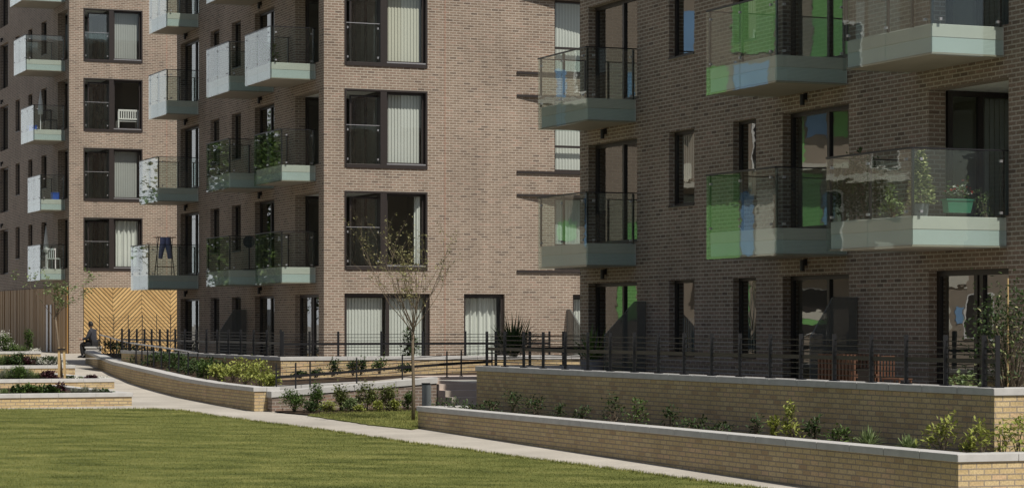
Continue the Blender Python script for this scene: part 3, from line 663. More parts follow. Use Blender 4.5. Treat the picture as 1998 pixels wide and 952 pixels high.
# B terrace
brick_wall('brick_terrace_wall', 'buff brick terrace wall with pale coping in front of the middle block',
           [[Lp(BC, 12, -7.29, -.3, 1.3), Lp(BC, -3.57, -7.29, -.3, 1.3), Lp(BC, -3.57, 10.2, .0, 1.3)]])
t = MB(); t.quad(*[W(BC, x, y, .95) for x, y in ((-3.4, -7.1), (12, -7.1), (12, .01), (-3.4, .01))]); t.quad(*[W(BC, x, y, .95) for x, y in ((-3.4, .01), (0.01, .01), (.01, 17.2), (-3.4, 17.2))]); tag(t.build('terrace', M['terr']), kind='structure')
# curved wall along the path
CW = [(-1.96, 22.6, .64, 1.15), (-2.55, 18.4, .58, 1.07), (-3.4, 13.0, .50, .97), (-4.0, 9.5, .44, .94), (-4.5, 6.0, .40, .92), (-5.05, 2.4, .34, .90), (-5.45, -.9, .30, .87), (-5.8, -4.2, .24, .82), (-6.05, -7.0, .2, .77), (-6.2, -10.5, .15, .72), (-6.28, -14.0, .1, .70)]
brick_wall('curved_brick_wall', 'low buff brick wall with stone coping curving along the left path',
           [[Lp(BC, x, y, z-.2, t_) for x, y, z, t_ in CW[::-1]], ], stone=.7)
brick_wall('brick_wall', 'short end return of buff brick where the curved wall meets the ramp',
           [[Lp(BC, -5.70, -14.03, -.1, .70), Lp(BC, -5.97, -14.03, -.1, .70)]], th=.5)
# ramp wall (grey brown brick) and ramp
RW0, RW1 = (-5.45, -14.6), (-.9, -14.2)
brick_wall('ramp_wall', 'dark grey brown brick ramp wall rising to the right behind the shrubs',
           [[Lp(BC, -1.96, -14.4, -.1, .90), Lp(BC, -4, -14.4, -.1, .75), Lp(BC, -5.98, -14.4, -.1, .61)]], m='dbrick', th=.35, cop=.14)
rp = MB(); rp.quad(W(BC, -5.9, -14.2, .50), W(BC, -1.94, -14.2, .85), W(BC, -1.94, -12.2, .85), W(BC, -5.9, -12.2, .50)); tag(rp.build('ramp', M['path']), kind='structure')
brick_wall('kerb_wall', 'thin pale kerb behind the ramp handrail below the middle terrace',
           [[Lp(BC, 6, -11.9, .3, 1.10), Lp(BC, -5.4, -12.0, .3, .66)]], m='buff', th=.2, cop=.1)
s = MB(); s.quad(W(BC, -6.0, -13.8, .6), W(BC, -5.3, -13.8, .6), W(BC, -5.3, -7.3, .66), W(BC, -5.9, -7.3, .68)); s.quad(W(BC, -5.3, -11.8, .58), W(BC, 6, -11.7, .98), W(BC, 6, -7.3, .98), W(BC, -5.3, -7.3, .66))
s.quad(W(BC, -5.9, -7.3, .68), W(BC, -3.5, -7.3, .68), W(BC, -3.5, 0, .78), W(BC, -5.3, 0, .78)); s.quad(W(BC, -5.3, 0, .78), W(BC, -3.5, 0, .78), W(BC, -1.2, 16, .95), W(BC, -2.6, 16, .95)); s.quad(W(BC, -2.6, 16, .95), W(BC, -.5, 16, .95), W(BC, -.5, 23, 1.05), W(BC, -1.8, 22.5, 1.05))
tag(s.build('soil', M['soil']), kind='structure')
# planting bed in front of the ramp wall
sheet('soil', [G(545, 806), G(600, 811), W(BC, -4.0, -15.6).xy, W(BC, -2.0, -15.5).xy, W(BC, -2.0, -14.3).xy, W(BC, -5.9, -14.3).xy], .035, M['soil'])
# steps right of the ramp wall
st = MB()
for k in range(5):
    e_ = -15.7+.4*k+.4 if k < 4 else -12.0
    st.prism([tuple(W(BC, x, y, .0)) for x, y in ((-1.93, -15.7+.4*k), (1.6, -15.7+.4*k), (1.6, e_-.002), (-1.93, e_-.002))], (0, 0, .31+.145*k))
tag(st.build('steps', M['step']), 'pale pinkish stone steps beside the ramp wall', 'steps')
# stepped planters left
tiers = [(-8.2, -10.16, .50, 8), (-6.26, -.18, .62, 8.5), (-5.3, 9.24, .84, 14), (-2.98, 25.8, 1.10, 8)]
tl = ['frontmost low buff brick planter at the lawn edge on the left', 'second low buff brick planter from the lawn, with the young tree', 'third low buff brick planter from the lawn', 'farthest low buff brick planter in front of the timber cladding']
for (x, y, zt, dp), lb in zip(tiers, tl):
    zb = GZ(W(BC, x, y).y)-.2
    brick_wall('brick_planter_wall', lb, [[Lp(BC, x, y+dp, zb, zt), Lp(BC, x, y, zb, zt), Lp(BC, x-9, y, zb, zt)]])
    s = MB(); s.quad(*[W(BC, a, b_, zt-.07) for a, b_ in ((x-9, y+.2), (x-.2, y+.2), (x-.2, y+dp), (x-9, y+dp))]); tag(s.build('soil', M['soil']), kind='structure')

# ------------------------------------------------------------------ railings
def railing(label, pts, nthin=6, thick=True, tall=.69, pw=.058, m='black', cat='railing', group=None, name='railing', top_bar=False):
    """pts: base points of the posts"""
    root = tag(empty(name, pts[0]), label, cat, group); o = Vector(pts[0]); Q = [Vector(p)-o for p in pts]
    for q in Q:
        MB().box(q.x-pw/2, q.x+pw/2, q.y-pw/2, q.y+pw/2, q.z, q.z+tall).box(q.x-pw*1.3, q.x+pw*1.3, q.y-pw*1.3, q.y+pw*1.3, q.z, q.z+.015).build('post', M[m], root)
    hs = [tall*(k+1)/(nthin+1.0) for k in range(nthin)] if nthin else []
    for h in hs:
        r = MB()
        for a, b in zip(Q, Q[1:]): r.bar(a+Vector((0, 0, h)), b+Vector((0, 0, h)), .014)
        r.build('rail', M[m], root)
    if thick:
        r = MB()
        for a, b in zip(Q, Q[1:]): r.bar(a+Vector((0, 0, tall*.5)), b+Vector((0, 0, tall*.5)), .024, .062)
        r.build('rail', M[m], root)
    if top_bar:
        r = MB(); r.tube([q+Vector((0, 0, tall)) for q in Q], .024, 8); r.build('handrail', M['galv'], root)
    return root
cp = [950, 985, 1022, 1060, 1103, 1147, 1191, 1238, 1285, 1335, 1389, 1444, 1503, 1563, 1628, 1700, 1768, 1845, 1920]
railing('long black railing of thin bars on the nearest terrace wall', [W(CC, -3.43, at_x(CC, p, -3.43), 1.3) for p in cp]+[W(CC, -3.43, -4.26, 1.3)], nthin=7, tall=.70)
railing('black railing along the sunlit right end of the nearest terrace', [W(CC, -3.4+1.2*k, -4.26, 1.3) for k in range(1, 6)], nthin=7, tall=.70)
railing('black railing across the far end of the nearest terrace', [W(CC, -3.2+.75*k, 14.0, 1.3) for k in range(0, 4)], nthin=7, tall=.70)
railing('black railing on the terrace wall before the sunlit end of the middle block', [W(BC, at_y(BC, p, -7.15), -7.15, 1.3) for p in (552, 604, 660, 744, 825, 908, 990, 1072)], nthin=7, tall=.66)
railing('black railing along the shaded side of the middle terrace', [W(BC, -3.43, at_x(BC, p, -3.43), 1.3) for p in (548, 521, 495, 470, 446, 424, 403, 383, 361, 342, 327, 312, 296, 282, 267, 252, 238)], nthin=7, tall=.70)
# ramp handrail
RP = [(539, .66), (577, .69), (605, .71), (696, .79), (785, .87), (872, .94), (900, .96), (960, .99)]
railing('low black handrail on thin posts along the ramp', [W(BC, at_y(BC, p, -13.9), -13.9, z-.05) for p, z in RP], nthin=5, tall=.62, pw=.035)
# curved wall handrail (pale top bar)
hp = []
for f_, t_ in ((.0, 0),):
    for k in range(0, 16):
        u = k/15*7.6; i = int(u); fr_ = u-i; a, b = CW[i], CW[i+1]
        hp.append(W(BC, a[0]+(b[0]-a[0])*fr_+.55, a[1]+(b[1]-a[1])*fr_, a[3]+(b[3]-a[3])*fr_-.02))
railing('sloping grey metal handrail on dark posts behind the curved wall', hp, nthin=0, thick=False, tall=.62, pw=.04, top_bar=True)
railing('tall thin wire fence in front of the herringbone cladding', [W(AC, .95+.62*k, -1.6, .86) for k in range(0, 8)], nthin=12, thick=False, tall=1.7, pw=.026)

# ------------------------------------------------------------------ privacy screens
def screen(label, o, plane, k, pts):
    mb = MB()
    if plane == 'y': mb.prism([tuple(W(o, x, k, z)) for x, z in pts], tuple(EYV*.05))
    else: mb.prism([tuple(W(o, k, y, z)) for y, z in pts], tuple(EXV*.05))
    ob = mb.build('privacy_screen', M['screen'], None); return tag(ob, label, 'privacy screen')
sp = lambda f_, d: [(-.02, .95), (-.02, 2.62), (-f_, 2.62), (-d, 1.92), (-d, .95)]
ps_l = [('charcoal privacy screen with sloping top near the far door of the nearest block', CC, 'y', 13.59, sp(.26, .95)),
        ('charcoal privacy screen with sloping top right of the middle door of the nearest block', CC, 'y', 5.11, sp(.5, .95)),
        ('charcoal privacy screen with sloping top on the shaded side of the middle block', BC, 'y', 7.92, sp(.43, .9))]
for a in ps_l: screen(*a)
screen('dark privacy screen with a bright sloping edge beside the sunlit end wall', BC, 'x', 7.75, [(-.02, .95), (-.02, 2.60), (-.25, 2.60), (-1.2, 1.95), (-1.2, .95)])

# bollard light
o = tag(empty('bollard_light', W(BC, at_y(BC, 831, -15.1), -15.1, .14)), 'small grey bollard light at the end of the ramp wall', 'bollard light')
MB().box(-.09, .09, -.07, .07, 0, .62).build('column', M['pot'], o, bevel=.01); MB().box(.091, .12, -.065, .065, .0, .6).build('front_plate', M['galv'], o); MB().box(-.1, .1, -.08, .08, .621, .65).build('cap', M['black'], o)

# ------------------------------------------------------------------ plants
def leaves(rng, centers, size, up=.3, asp=2.2, jit=.4):
    """one folded leaf (two triangles sharing the midrib) per centre"""
    n = len(centers); a = rng.uniform(0, 2*np.pi, n); e = rng.normal(up, .45, n); s_ = size*rng.uniform(1-jit, 1+jit, n)
    d = np.c_[np.cos(a)*np.cos(e), np.sin(a)*np.cos(e), np.sin(e)]
    sd_ = np.c_[-np.sin(a), np.cos(a), rng.normal(0, .35, n)]; sd_ /= np.linalg.norm(sd_, axis=1)[:, None]
    nn = np.cross(d, sd_)
    c = centers; L_ = s_[:, None]; w_ = L_/asp/2*1.1
    v = np.stack([c, c+d*L_*.5+sd_*w_+nn*w_*.35, c+d*L_, c+d*L_*.5-sd_*w_+nn*w_*.35], 1)
    return v
def leaf_obj(name, v, m, parent=None, extra=None, em=None):
    n = len(v); me = bpy.data.meshes.new(name)
    verts = v.reshape(-1, 3); f = [(4*i, 4*i+1, 4*i+2, 4*i+3) for i in range(n)]
    vl = [tuple(p) for p in verts]; ms = [0]*n
    if extra:
        o0 = len(vl); vl += extra.v; f += [tuple(o0+k for k in q) for q in extra.f]; ms += [1]*len(extra.f)
    me.from_pydata(vl, [], f); me.materials.append(M[m]); me.materials.append(M[em or 'bark']); me.polygons.foreach_set('material_index', ms)
    o = bpy.data.objects.new(name, me); col.objects.link(o)
    if parent: o.parent = parent
    return o
def shrub(loc, w_, h, n, size, m, label, seed, name='shrub', cat='shrub', group=None, clumps=9, up=.4, asp=2.0, tuft=False):
    r = np.random.default_rng(seed); st_ = MB()
    if tuft:
        k = n; a = r.uniform(0, 2*np.pi, k); t = r.uniform(.35, 1.0, k); c = np.zeros((k, 3)); c[:, :2] = r.normal(0, w_*.05, (k, 2))
        L_ = h*r.uniform(.6, 1.15, k); e = r.uniform(.45, 1.45, k)
        d = np.c_[np.cos(a)*np.cos(e), np.sin(a)*np.cos(e), np.sin(e)]; tip = c+d*L_[:, None]; tip[:, 2] -= L_*.22*np.cos(e); tip[:, 2] = np.maximum(tip[:, 2], .02)
        mid = c+d*L_[:, None]*.55; sdv = np.c_[-np.sin(a), np.cos(a), np.zeros(k)]*size
        v = np.stack([c, mid+sdv, tip, mid-sdv], 1)
        ob = leaf_obj(name, v, m)
    else:
        cen = []
        for i in range(clumps):
            a = r.uniform(0, 2*np.pi); rad = w_*.5*np.sqrt(r.uniform(.02, .75)); z = h*r.uniform(.25, .92)
            rad *= (1.15-.55*z/h)
            p = np.array([np.cos(a)*rad, np.sin(a)*rad, z]); cen.append(p)
            st_.tube([(r.normal(0, .02), r.normal(0, .02), 0), (p[0]*.5, p[1]*.5, z*.6), tuple(p)], [.009, .006, .003], 4, cap=False)
        cen = np.array(cen); cs = np.repeat(cen, int(np.ceil(n/clumps)), 0)[:n]
        pts = cs+r.normal(0, 1, (len(cs), 3))*np.array([w_*.13, w_*.13, h*.13]); pts[:, 2] = np.maximum(pts[:, 2], .03)
        ob = leaf_obj(name, leaves(r, pts, size, up, asp), m, extra=st_)
    ob.location = loc
    return tag(ob, label, cat, group)
def pos(px, py, z):           # point at height z seen at pixel
    Y = (EYE-z)*F/(py-HY); return Vector(((px-CX)/F*Y, Y, z))

ORD = ['leftmost', 'second', 'third', 'fourth', 'fifth', 'sixth', 'seventh', 'eighth', 'ninth', 'tenth', 'eleventh', 'twelfth', 'thirteenth', 'fourteenth', 'fifteenth', 'sixteenth', 'seventeenth', 'eighteenth', 'nineteenth', 'twentieth']
# bed before the ramp wall: (px, w, h, kind)
bed = [(573, .85, .62, 'l_mid', 'broad mid green', .0), (618, .55, .78, 'l_mid', 'mid green upright', -.1), (610, .6, .3, 'l_dark', 'low dark green', .5), (640, .65, .3, 'l_lime', 'low lime green', .45), (667, .62, .75, 'l_olive', 'olive green bushy', .1), (688, .6, .42, 'l_pale', 'low rounded pale green', .4), (714, .75, .8, 'l_olive', 'tall olive green', .1), (700, .4, .22, 'l_lime', 'small lime green', .6), (737, .45, .28, 'l_lime', 'small yellow green', .45), (756, .85, .68, 'l_olive', 'broad olive green', .15), (772, .42, .3, 'l_lime', 'low pale lime', .45), (795, .6, .5, 'l_mid', 'mid green half hidden', .2)]
for i, (px, w_, h, m, lk, off) in enumerate(bed):
    y = -15.0-off; x = at_y(BC, px, y); p = W(BC, x, y); p.z = GZ(p.y)+.03
    w_ *= .62; h *= .74; shrub(p, w_, h, int(900*w_*h/.2)+120, .055, m, f'{lk} shrub before the dark ramp wall, {ORD[i]} in the row', 100+i, clumps=12, group='shrubs before the ramp wall')
# yellow green shrubs behind the curved wall end
for i, (px, py, w_, h, z) in enumerate([(425, 745, .5, .5, .68), (455, 748, .6, .52, .67), (478, 750, .6, .62, .66), (508, 751, .7, .62, .64), (530, 753, .4, .36, .62), (400, 742, .5, .45, .7)]):
    y = [-8.4, -9.8, -10.8, -12.2, -13.0, -6.6][i]; x = at_y(BC, px, y); shrub(W(BC, x, y, z), w_, h, 420, .085, 'l_lime' if i != 5 else 'l_mid', f'bright yellow green shrub above the curved wall end, {ORD[i]} of its clump' if i != 5 else 'mid green shrub left of the yellow green clump above the curved wall', 130+i, group='shrubs behind the curved wall')
# dark hedge plants along the curved wall under the handrail
for i in range(13):
    u = .3+i*.62; k = int(u); fr_ = u-k; a, b = CW[k], CW[k+1]
    p = W(BC, a[0]+(b[0]-a[0])*fr_+.95, a[1]+(b[1]-a[1])*fr_, a[3]-.08)
    shrub(p, 1.0, .42, 360, .09, 'l_dark', 'dark green shrub in the hedge behind the curved wall handrail', 150+i, group='dark hedge shrubs behind the curved wall')
# small shrubs before the B terrace wall
for i, (px, w_, h) in enumerate([(649, .42, .42), (688, .38, .36), (703, .34, .42), (740, .45, .42), (790, .4, .2), (585, .5, .16), (617, .4, .2)]):
    y = -8.2; shrub(W(BC, at_y(BC, px, y), y, .70+.04*max(0, at_y(BC, px, y)+5)), w_, h, 330, .07, 'l_dark' if i != 3 else 'l_mid', f'small green shrub against the sunlit buff terrace wall, {ORD[i]} listed from the railing', 170+i, group='shrubs against the middle terrace wall')
lab_small = ['round dark shrub left of the middle against the sunlit buff terrace wall', 'small dark shrub next to the round one against the buff terrace wall', 'upright small shrub right of its pair against the buff terrace wall', 'mid green shrub left of the tree trunk against the buff terrace wall', 'flat green clump right of the tree trunk against the buff terrace wall', 'lowest green clump at the left corner of the buff terrace wall', 'low green clump near the left corner of the buff terrace wall']
for o_, lb in zip([o_ for o_ in col.objects if o_.get('group') == 'shrubs against the middle terrace wall'], lab_small): o_['label'] = lb
# C planter plants
cpl = [(880, 'l_dark', .9, .28, 'low dark hedge-like plant at the left end of the long planter'), (925, 'l_dark', .8, .3, 'low dark plant second in the long planter'), (960, 'l_dark', .5, .32, 'dark plant near the left end of the tall terrace wall'), (1000, 'l_dark', .55, .55, 'dark bushy plant before the shaded terrace wall'), (1045, 'l_dark', .6, .5, 'dark leaning plant before the shaded terrace wall'), (1085, 'l_dark', .4, .3, 'small dark plant low in the shaded planter'), (1135, 'l_dark', .6, .3, 'wide low dark plant in the shaded planter'), (1200, 'l_dark', .5, .6, 'tall dark shrub in the shaded planter'), (1240, 'l_mid', .5, .55, 'dull green shrub right of the tall dark one in the planter'), (1308, 'l_dark', .4, .5, 'upright dark shrub in the middle of the long planter'), (1350, 'l_dark', .8, .25, 'creeping dark plant in the middle of the long planter'), (1395, 'l_dark', .7, .2, 'flat dark plant by the planter coping'), (1475, 'l_dark', .3, .42, 'thin dark plant left of the bright yellow one')]
for i, (px, m, w_, h, lb) in enumerate(cpl):
    x = -4.1; y = at_x(CC, px, x); w_ *= .8; h *= .85; shrub(W(CC, x, y, .40), w_, h, int(650*w_*h)+60, .06, m, lb, 200+i, group='plants in the long planter', clumps=10)
cpl2 = [(1510, 'l_lime', .18, .28, 0, 'small sunlit yellow green sprig in the long planter'), (1548, 'l_lime', .28, .52, 0, 'tall bright yellow leaved plant in the long planter'), (1590, 'l_dark', .3, .4, 0, 'dark thin plant right of the tall yellow one'), (1632, 'l_mid', .45, .26, 0, 'loose mid green plant in the long planter'), (1695, 'l_pale', .55, .34, 1, 'grassy pale green tuft, left of two tufts'), (1772, 'l_pale', .5, .28, 1, 'grassy pale green tuft, right of two tufts'), (1840, 'l_lime', .55, .5, 0, 'big sunlit variegated shrub near the planter corner'), (1890, 'l_lime', .22, .3, 0, 'small sunlit plant right of the variegated shrub'), (1917, 'l_lime', .26, .42, 0, 'upright sunlit plant left of the terrace corner'), (1955, 'l_lime', .45, .42, 0, 'pale shrub before the sunlit terrace end'), (1985, 'l_lime', .5, .52, 0, 'rightmost sunlit shrub in the planter corner')]
for i, (px, m, w_, h, tf, lb) in enumerate(cpl2):
    if px < 1930: x = -4.15; y = at_x(CC, px, x)
    else: y = -4.9; x = at_y(CC, px, y)
    shrub(W(CC, x, y, .40), w_, h, (130 if not tf else 110) if h < .45 else 240, .085 if not tf else .012, m, lb, 230+i, group='plants in the long planter', clumps=7, tuft=bool(tf), asp=2.6)
# left planters
rr = random.Random(11)
kinds = [('l_mid', .075, 0, 'mid green'), ('l_silver', .06, 1, 'silvery grey'), ('l_pale', .06, 1, 'pale green'), ('l_dark', .08, 0, 'dark green'), ('l_white', .05, 0, 'white flowering'), ('l_purple', .09, 0, 'dark purple')]
rowname = ['front', 'second', 'third', 'farthest']
left_pl = [
    (0, [(8, 2, .45, .3), (36, 3, .5, .3), (55, 0, .5, .34), (72, 0, .4, .3), (93, 3, .42, .32), (108, 0, .4, .26), (116, 5, .25, .34), (145, 1, .5, .3), (165, 1, .55, .36), (186, 1, .45, .3), (205, 3, .4, .16), (222, 2, .25, .14)]),
    (1, [(5, 1, .7, .6), (22, 1, .7, .6), (40, 2, .7, .7), (60, 2, .6, .5), (93, 5, .5, .34), (138, 3, .35, .14), (158, 2, .4, .18), (177, 5, .4, .15), (74, 2, .4, .35), (108, 5, .35, .12), (195, 4, .3, .12), (30, 0, .6, .5), (50, 1, .6, .6), (14, 2, .6, .55), (84, 1, .4, .3), (122, 4, .4, .14), (150, 4, .4, .14), (208, 4, .3, .12)]),
    (2, [(6, 2, 1.0, .7), (25, 3, .9, .6), (45, 5, .6, .45), (65, 1, 1.0, .5), (82, 4, .8, .4), (100, 3, .7, .4), (110, 4, .6, .3), (15, 5, .5, .4), (34, 1, .9, .55), (55, 2, .8, .5), (74, 3, .6, .4), (92, 4, .6, .35), (118, 4, .5, .25), (128, 1, .5, .25)]),
    (3, [(4, 4, .9, 1.0), (16, 2, 1.0, .6), (30, 2, 1.0, .55), (45, 2, .9, .5), (56, 0, .35, 1.2), (8, 0, 1.0, .9), (65, 4, .6, .3)])]
q = 0
for t_, row in left_pl:
    x0, y0, zt, dp = tiers[t_]; cnt = 0
    for (px, k, w_, h) in sorted(row):
        y = y0+.75; x = at_y(BC, px, y); m, sz, tf, lk = kinds[k]; h *= .72
        shrub(W(BC, x, y, zt-.07), w_, h, int(500*w_*h/.2)+60 if not tf else 170, sz if not tf else .011, m, f'{lk} plant in the {rowname[t_]} left brick planter, {ORD[cnt]} from the left edge', 300+q, name='plant', cat='plant', group='plants in the left brick planters', tuft=bool(tf), clumps=8)
        q += 1; cnt += 1
# yuccas on the terrace, terrace bush
def pot(loc, r_, h, label):
    m_ = MB(); n = 16; prof = [(r_*.75, 0), (r_, h), (r_*.9, h), (r_*.86, h-.06), (0, h-.06)]
    for k in range(len(prof)-1):
        for j in range(n):
            a, b = 2*math.pi*j/n, 2*math.pi*(j+1)/n; (r0, z0_), (r1, z1_) = prof[k], prof[k+1]
            m_.quad((r0*math.cos(a), r0*math.sin(a), z0_), (r0*math.cos(b), r0*math.sin(b), z0_), (r1*math.cos(b), r1*math.sin(b), z1_), (r1*math.cos(a), r1*math.sin(a), z1_))
    ob = m_.build('plant_pot', M['pot']); ob.location = loc; return tag(ob, label, 'plant pot')
p = W(CC, -2.5, at_x(CC, 1003, -2.5), .95); pot(p, .22, .35, 'grey pot holding the spiky yucca behind the railing')
shrub(p+Vector((0, 0, .5)), .9, .95, 130, .022, 'l_dark', 'spiky dark yucca standing behind the railing beside the sunlit end wall', 401, name='yucca', cat='yucca', tuft=True)
p = W(CC, -1.7, 12.7, .95); p = W(CC, -1.9, at_x(CC, 1155, -1.9), .95); pot(p, .24, .5, 'grey pot under the agave near the far door')
shrub(p+Vector((0, 0, .45)), .8, .8, 36, .03, 'l_mid', 'agave with broad upright leaves near the far door of the nearest block', 402, name='agave', cat='agave', tuft=True)
p = W(BC, at_y(BC, 800, -6.4), -6.4, .95); shrub(p, .5, 1.0, 420, .1, 'l_dark', 'dark leafy potted plant on the middle terrace behind the sapling trunk', 403, clumps=12)
p = W(CC, -2.3, at_x(CC, 1968, -2.3), .95); shrub(p, 1.15, 1.65, 1500, .07, 'l_dark', 'big dark glossy bush behind the railing at the right edge', 404, clumps=40)
shrub(p+Vector((.05, -.05, .1)), 1.1, 1.4, 160, .07, 'l_varie', 'pale new shoots among the big dark bush at the right edge', 405, clumps=30)
mb = MB(); mb.tube([(0, 0, 0), (0, 0, 1.84)], .012, 6); ob = mb.build('bamboo_cane', M['stake']); ob.location = p+Vector((-.03, -.1, 0)); tag(ob, 'thin pale cane rising out of the big bush at the right edge', 'cane')
p = W(CC, -3.0, at_x(CC, 1885, -3.0), 1.12); shrub(p, .5, .28, 160, .09, 'l_pale', 'pale green low plant just behind the terrace coping', 406)

# ------------------------------------------------------------------ trees
def sapling(loc, base_r, fork, top, spread, nb, seed, label, leafm, nl, lsize, lean=(0, 0), down=False):
    r = random.Random(seed); root = tag(empty('sapling_tree', loc), label, 'young tree'); tr = MB()
    lp = []
    fk = Vector((lean[0]*.5, lean[1]*.5, fork))
    tr.tube([(0, 0, -.1), (lean[0]*.2+.01, lean[1]*.2, fork*.35), (lean[0]*.35-.01, lean[1]*.35, fork*.7), tuple(fk)], [base_r, base_r*.85, base_r*.75, base_r*.68], 8)
    def grow(p, d, L_, rad, lev):
        pts = [p]; n = 5; q = p.copy(); dd = d.copy()
        for k in range(n):
            dd = (dd+Vector((r.gauss(0, .10), r.gauss(0, .10), .05 if not down else -.02))).normalized(); q = q+dd*L_/n; pts.append(q.copy())
            if lev >= 1 or k >= 2: lp.append((q.copy(), dd.copy()))
        tr.tube(pts, [rad*(1-.75*k/n) for k in range(n+1)], 5, cap=False)
        if lev < 2:
            for k in range(3 if lev == 0 else 2):
                b_ = pts[r.randint(2, n)]; a = r.uniform(0, 6.28); nd = (dd+Vector((math.cos(a), math.sin(a), .1))*.6).normalized()
                grow(b_, nd, L_*r.uniform(.35, .6), rad*.5, lev+1)
    for i in range(nb):
        a = 2*math.pi*i/nb+r.uniform(-.3, .3); el = r.uniform(.1, 1.0)
        d = Vector((math.cos(a)*el, math.sin(a)*el, 1)).normalized()
        st_ = fk*(1-.13*r.random()) if i else fk
        grow(st_, d, (top-fork)*r.uniform(.75, 1.05)/max(.75, d.z)*.95, base_r*.25, 0)
    tr.build('trunk', M['bark'], root, smooth=True)
    rg = np.random.default_rng(seed); base = np.array([tuple(x[0]) for x in lp]); idx = rg.integers(0, len(base), nl)
    pts = base[idx]+rg.normal(0, .035, (nl, 3))
    leaf_obj('crown', leaves(rg, pts, lsize, .2, 1.8), leafm, root)
    return root
def big_tree(x, y, h, seed, label):
    r = np.random.default_rng(seed); root = tag(empty('broadleaf_tree', (x, y, GZ(y))), label, 'tree'); t_ = MB()
    t_.tube([(0, 0, -.2), (.1, 0, h*.2), (.05, .1, h*.42), (.15, 0, h*.7)], [.22, .18, .14, .06], 9); cen = []
    for k in range(16):
        a = r.uniform(0, 6.28); zz = h*r.uniform(.32, .92); rd = h*.30*math.sqrt(max(.05, 1-((zz/h-.6)/.42)**2))*r.uniform(.35, 1)
        c = np.array([math.cos(a)*rd, math.sin(a)*rd, zz]); cen.append(c); t_.tube([(.05, .05, zz*.6), tuple(c*[.5, .5, .85]), tuple(c)], [.06, .04, .015], 5, cap=False)
    t_.build('trunk', M['bark'], root, smooth=True); cs = np.repeat(np.array(cen), 800, 0); cs = cs+r.normal(0, 1, cs.shape)*h*.07
    leaf_obj('crown', leaves(r, cs, .24, .1, 1.5), 'l_mid', root)
for k, (x, y, h) in enumerate([(-26.5, 93, 9.5), (-31, 97, 11), (-34, 102, 10), (-29, 101, 10.5), (-38, 95, 11)]): big_tree(x, y, h, 70+k, ['smaller broadleaf tree nearest the lawn on the far left', 'tall broadleaf tree in the middle of the far left group', 'broadleaf tree behind the others on the far left', 'broadleaf tree closest to the far block on the left', 'broadleaf tree at the outer end of the far left group'][k])
tp = G(806, 822)
sapling(tp, .042, 2.05, 3.72, 1.0, 18, 21, 'budding sapling with bare twigs standing between the path and the ramp wall', 'l_bud', 1300, .055)
y = tiers[1][1]+.8; lt = W(BC, at_y(BC, 122, y), y, tiers[1][2]-.08)
sapling(lt, .04, 1.85, 2.75, .6, 9, 33, 'small staked tree with a thin green crown in the left planters', 'l_pale', 520, .09, lean=(-.4, 0), down=True)
stk = tag(empty('tree_stake', lt+Vector((.02, -.1, 0))), 'pale double timber stake holding the young tree in the left planters', 'tree stake')
MB().bar((-.1, 0, -.1), (-.1, 0, .95), .06).build('post', M['stake'], stk); MB().bar((.07, 0, -.1), (.04, 0, .95), .06).build('post', M['stake'], stk); MB().bar((-.13, -.035, .9), (.09, -.035, .9), .05, .06).build('tie', M['backing'], stk)

# ------------------------------------------------------------------ things on balconies and terraces
def on(o, px, y, z): return W(o, at_y(o, px, y), y, z)
# ivy cone, trough, shrubs on the nearest corner balcony (floor z 3.83)
FZ = 3.83
p = on(CC, 1797, 1.0, FZ); root = tag(empty('ivy_topiary', p), 'cone shaped ivy topiary in a pot on the nearest corner balcony', 'topiary')
rg = np.random.default_rng(7); n = 900; h_ = rg.power(1.0, n)*.82+.2; a = rg.uniform(0, 6.28, n); rad = (1.02-h_)*.26+.03
rad *= rg.uniform(.5, 1.05, n)
leaf_obj('crown', leaves(rg, np.c_[np.cos(a)*rad, np.sin(a)*rad, h_], .06, .1, 1.3), 'l_varie', root)
MB().tube([(0, 0, 0), (0, 0, 1.02)], .012, 6).build('stem', M['bark'], root)
pp = MB(); pp.tube([(0, 0, 0), (0, 0, .2)], [.1, .13], 14); pp.build('pot', M['pot'], root)
p = on(CC, 1868, .78, FZ); root = tag(empty('flower_trough', p, PHI), 'green trough of red and white flowers behind the bright balcony front', 'flower trough')
tb = MB(); tb.prism([(-.2, -.07, .06), (.2, -.07, .06), (.24, -.09, .25), (-.24, -.09, .25)], (0, .16, 0)); tb.box(-.26, .26, -.105, .085, .25, .275); tb.build('trough', M['gtrough'], root)
rg = np.random.default_rng(8); c = np.c_[rg.uniform(-.22, .22, 300), rg.normal(0, .05, 300), .29+np.abs(rg.normal(0, .09, 300))]
leaf_obj('foliage', leaves(rg, c[:220], .06, .3, 1.5), 'l_mid', root); leaf_obj('flowers', leaves(rg, c[220:255]+[0, -.03, .03], .045, .3, 1.1), 'l_red', root); leaf_obj('flowers', leaves(rg, c[255:]+[0, -.02, .04], .045, .3, 1.1), 'l_white', root)
shrub(on(CC, 1922, .85, FZ), .32, .42, 150, .05, 'l_pale', 'small thin shrub right of the green trough on the nearest balcony', 411, clumps=8)
shrub(W(CC, -1.35, at_x(CC, 1742, -1.35), FZ), .35, .55, 260, .06, 'l_pale', 'pale green pot plant behind the outer glass of the nearest balcony', 412)
shrub(W(CC, -1.2, at_x(CC, 1690, -1.2), FZ), .75, 1.0, 900, .075, 'l_dark', 'dark round bush behind the outer glass of the nearest balcony', 413, clumps=16)
shrub(W(CC, -1.3, at_x(CC, 1645, -1.3), FZ), .5, .8, 500, .075, 'l_dark', 'dark bush at the far end of the nearest balcony', 414, clumps=12)
shrub(W(BC, -.8, at_x(BC, 520, -.8), 9.83), .8, .75, 420, .11, 'l_mid', 'leafy plant behind the glass of the third corner balcony of the middle block', 415, clumps=12)
shrub(W(BC, -.6, at_x(BC, 525, -.6), 6.83), .8, .85, 420, .1, 'l_mid', 'leafy plant behind the glass of the second corner balcony of the middle block', 416, clumps=12)

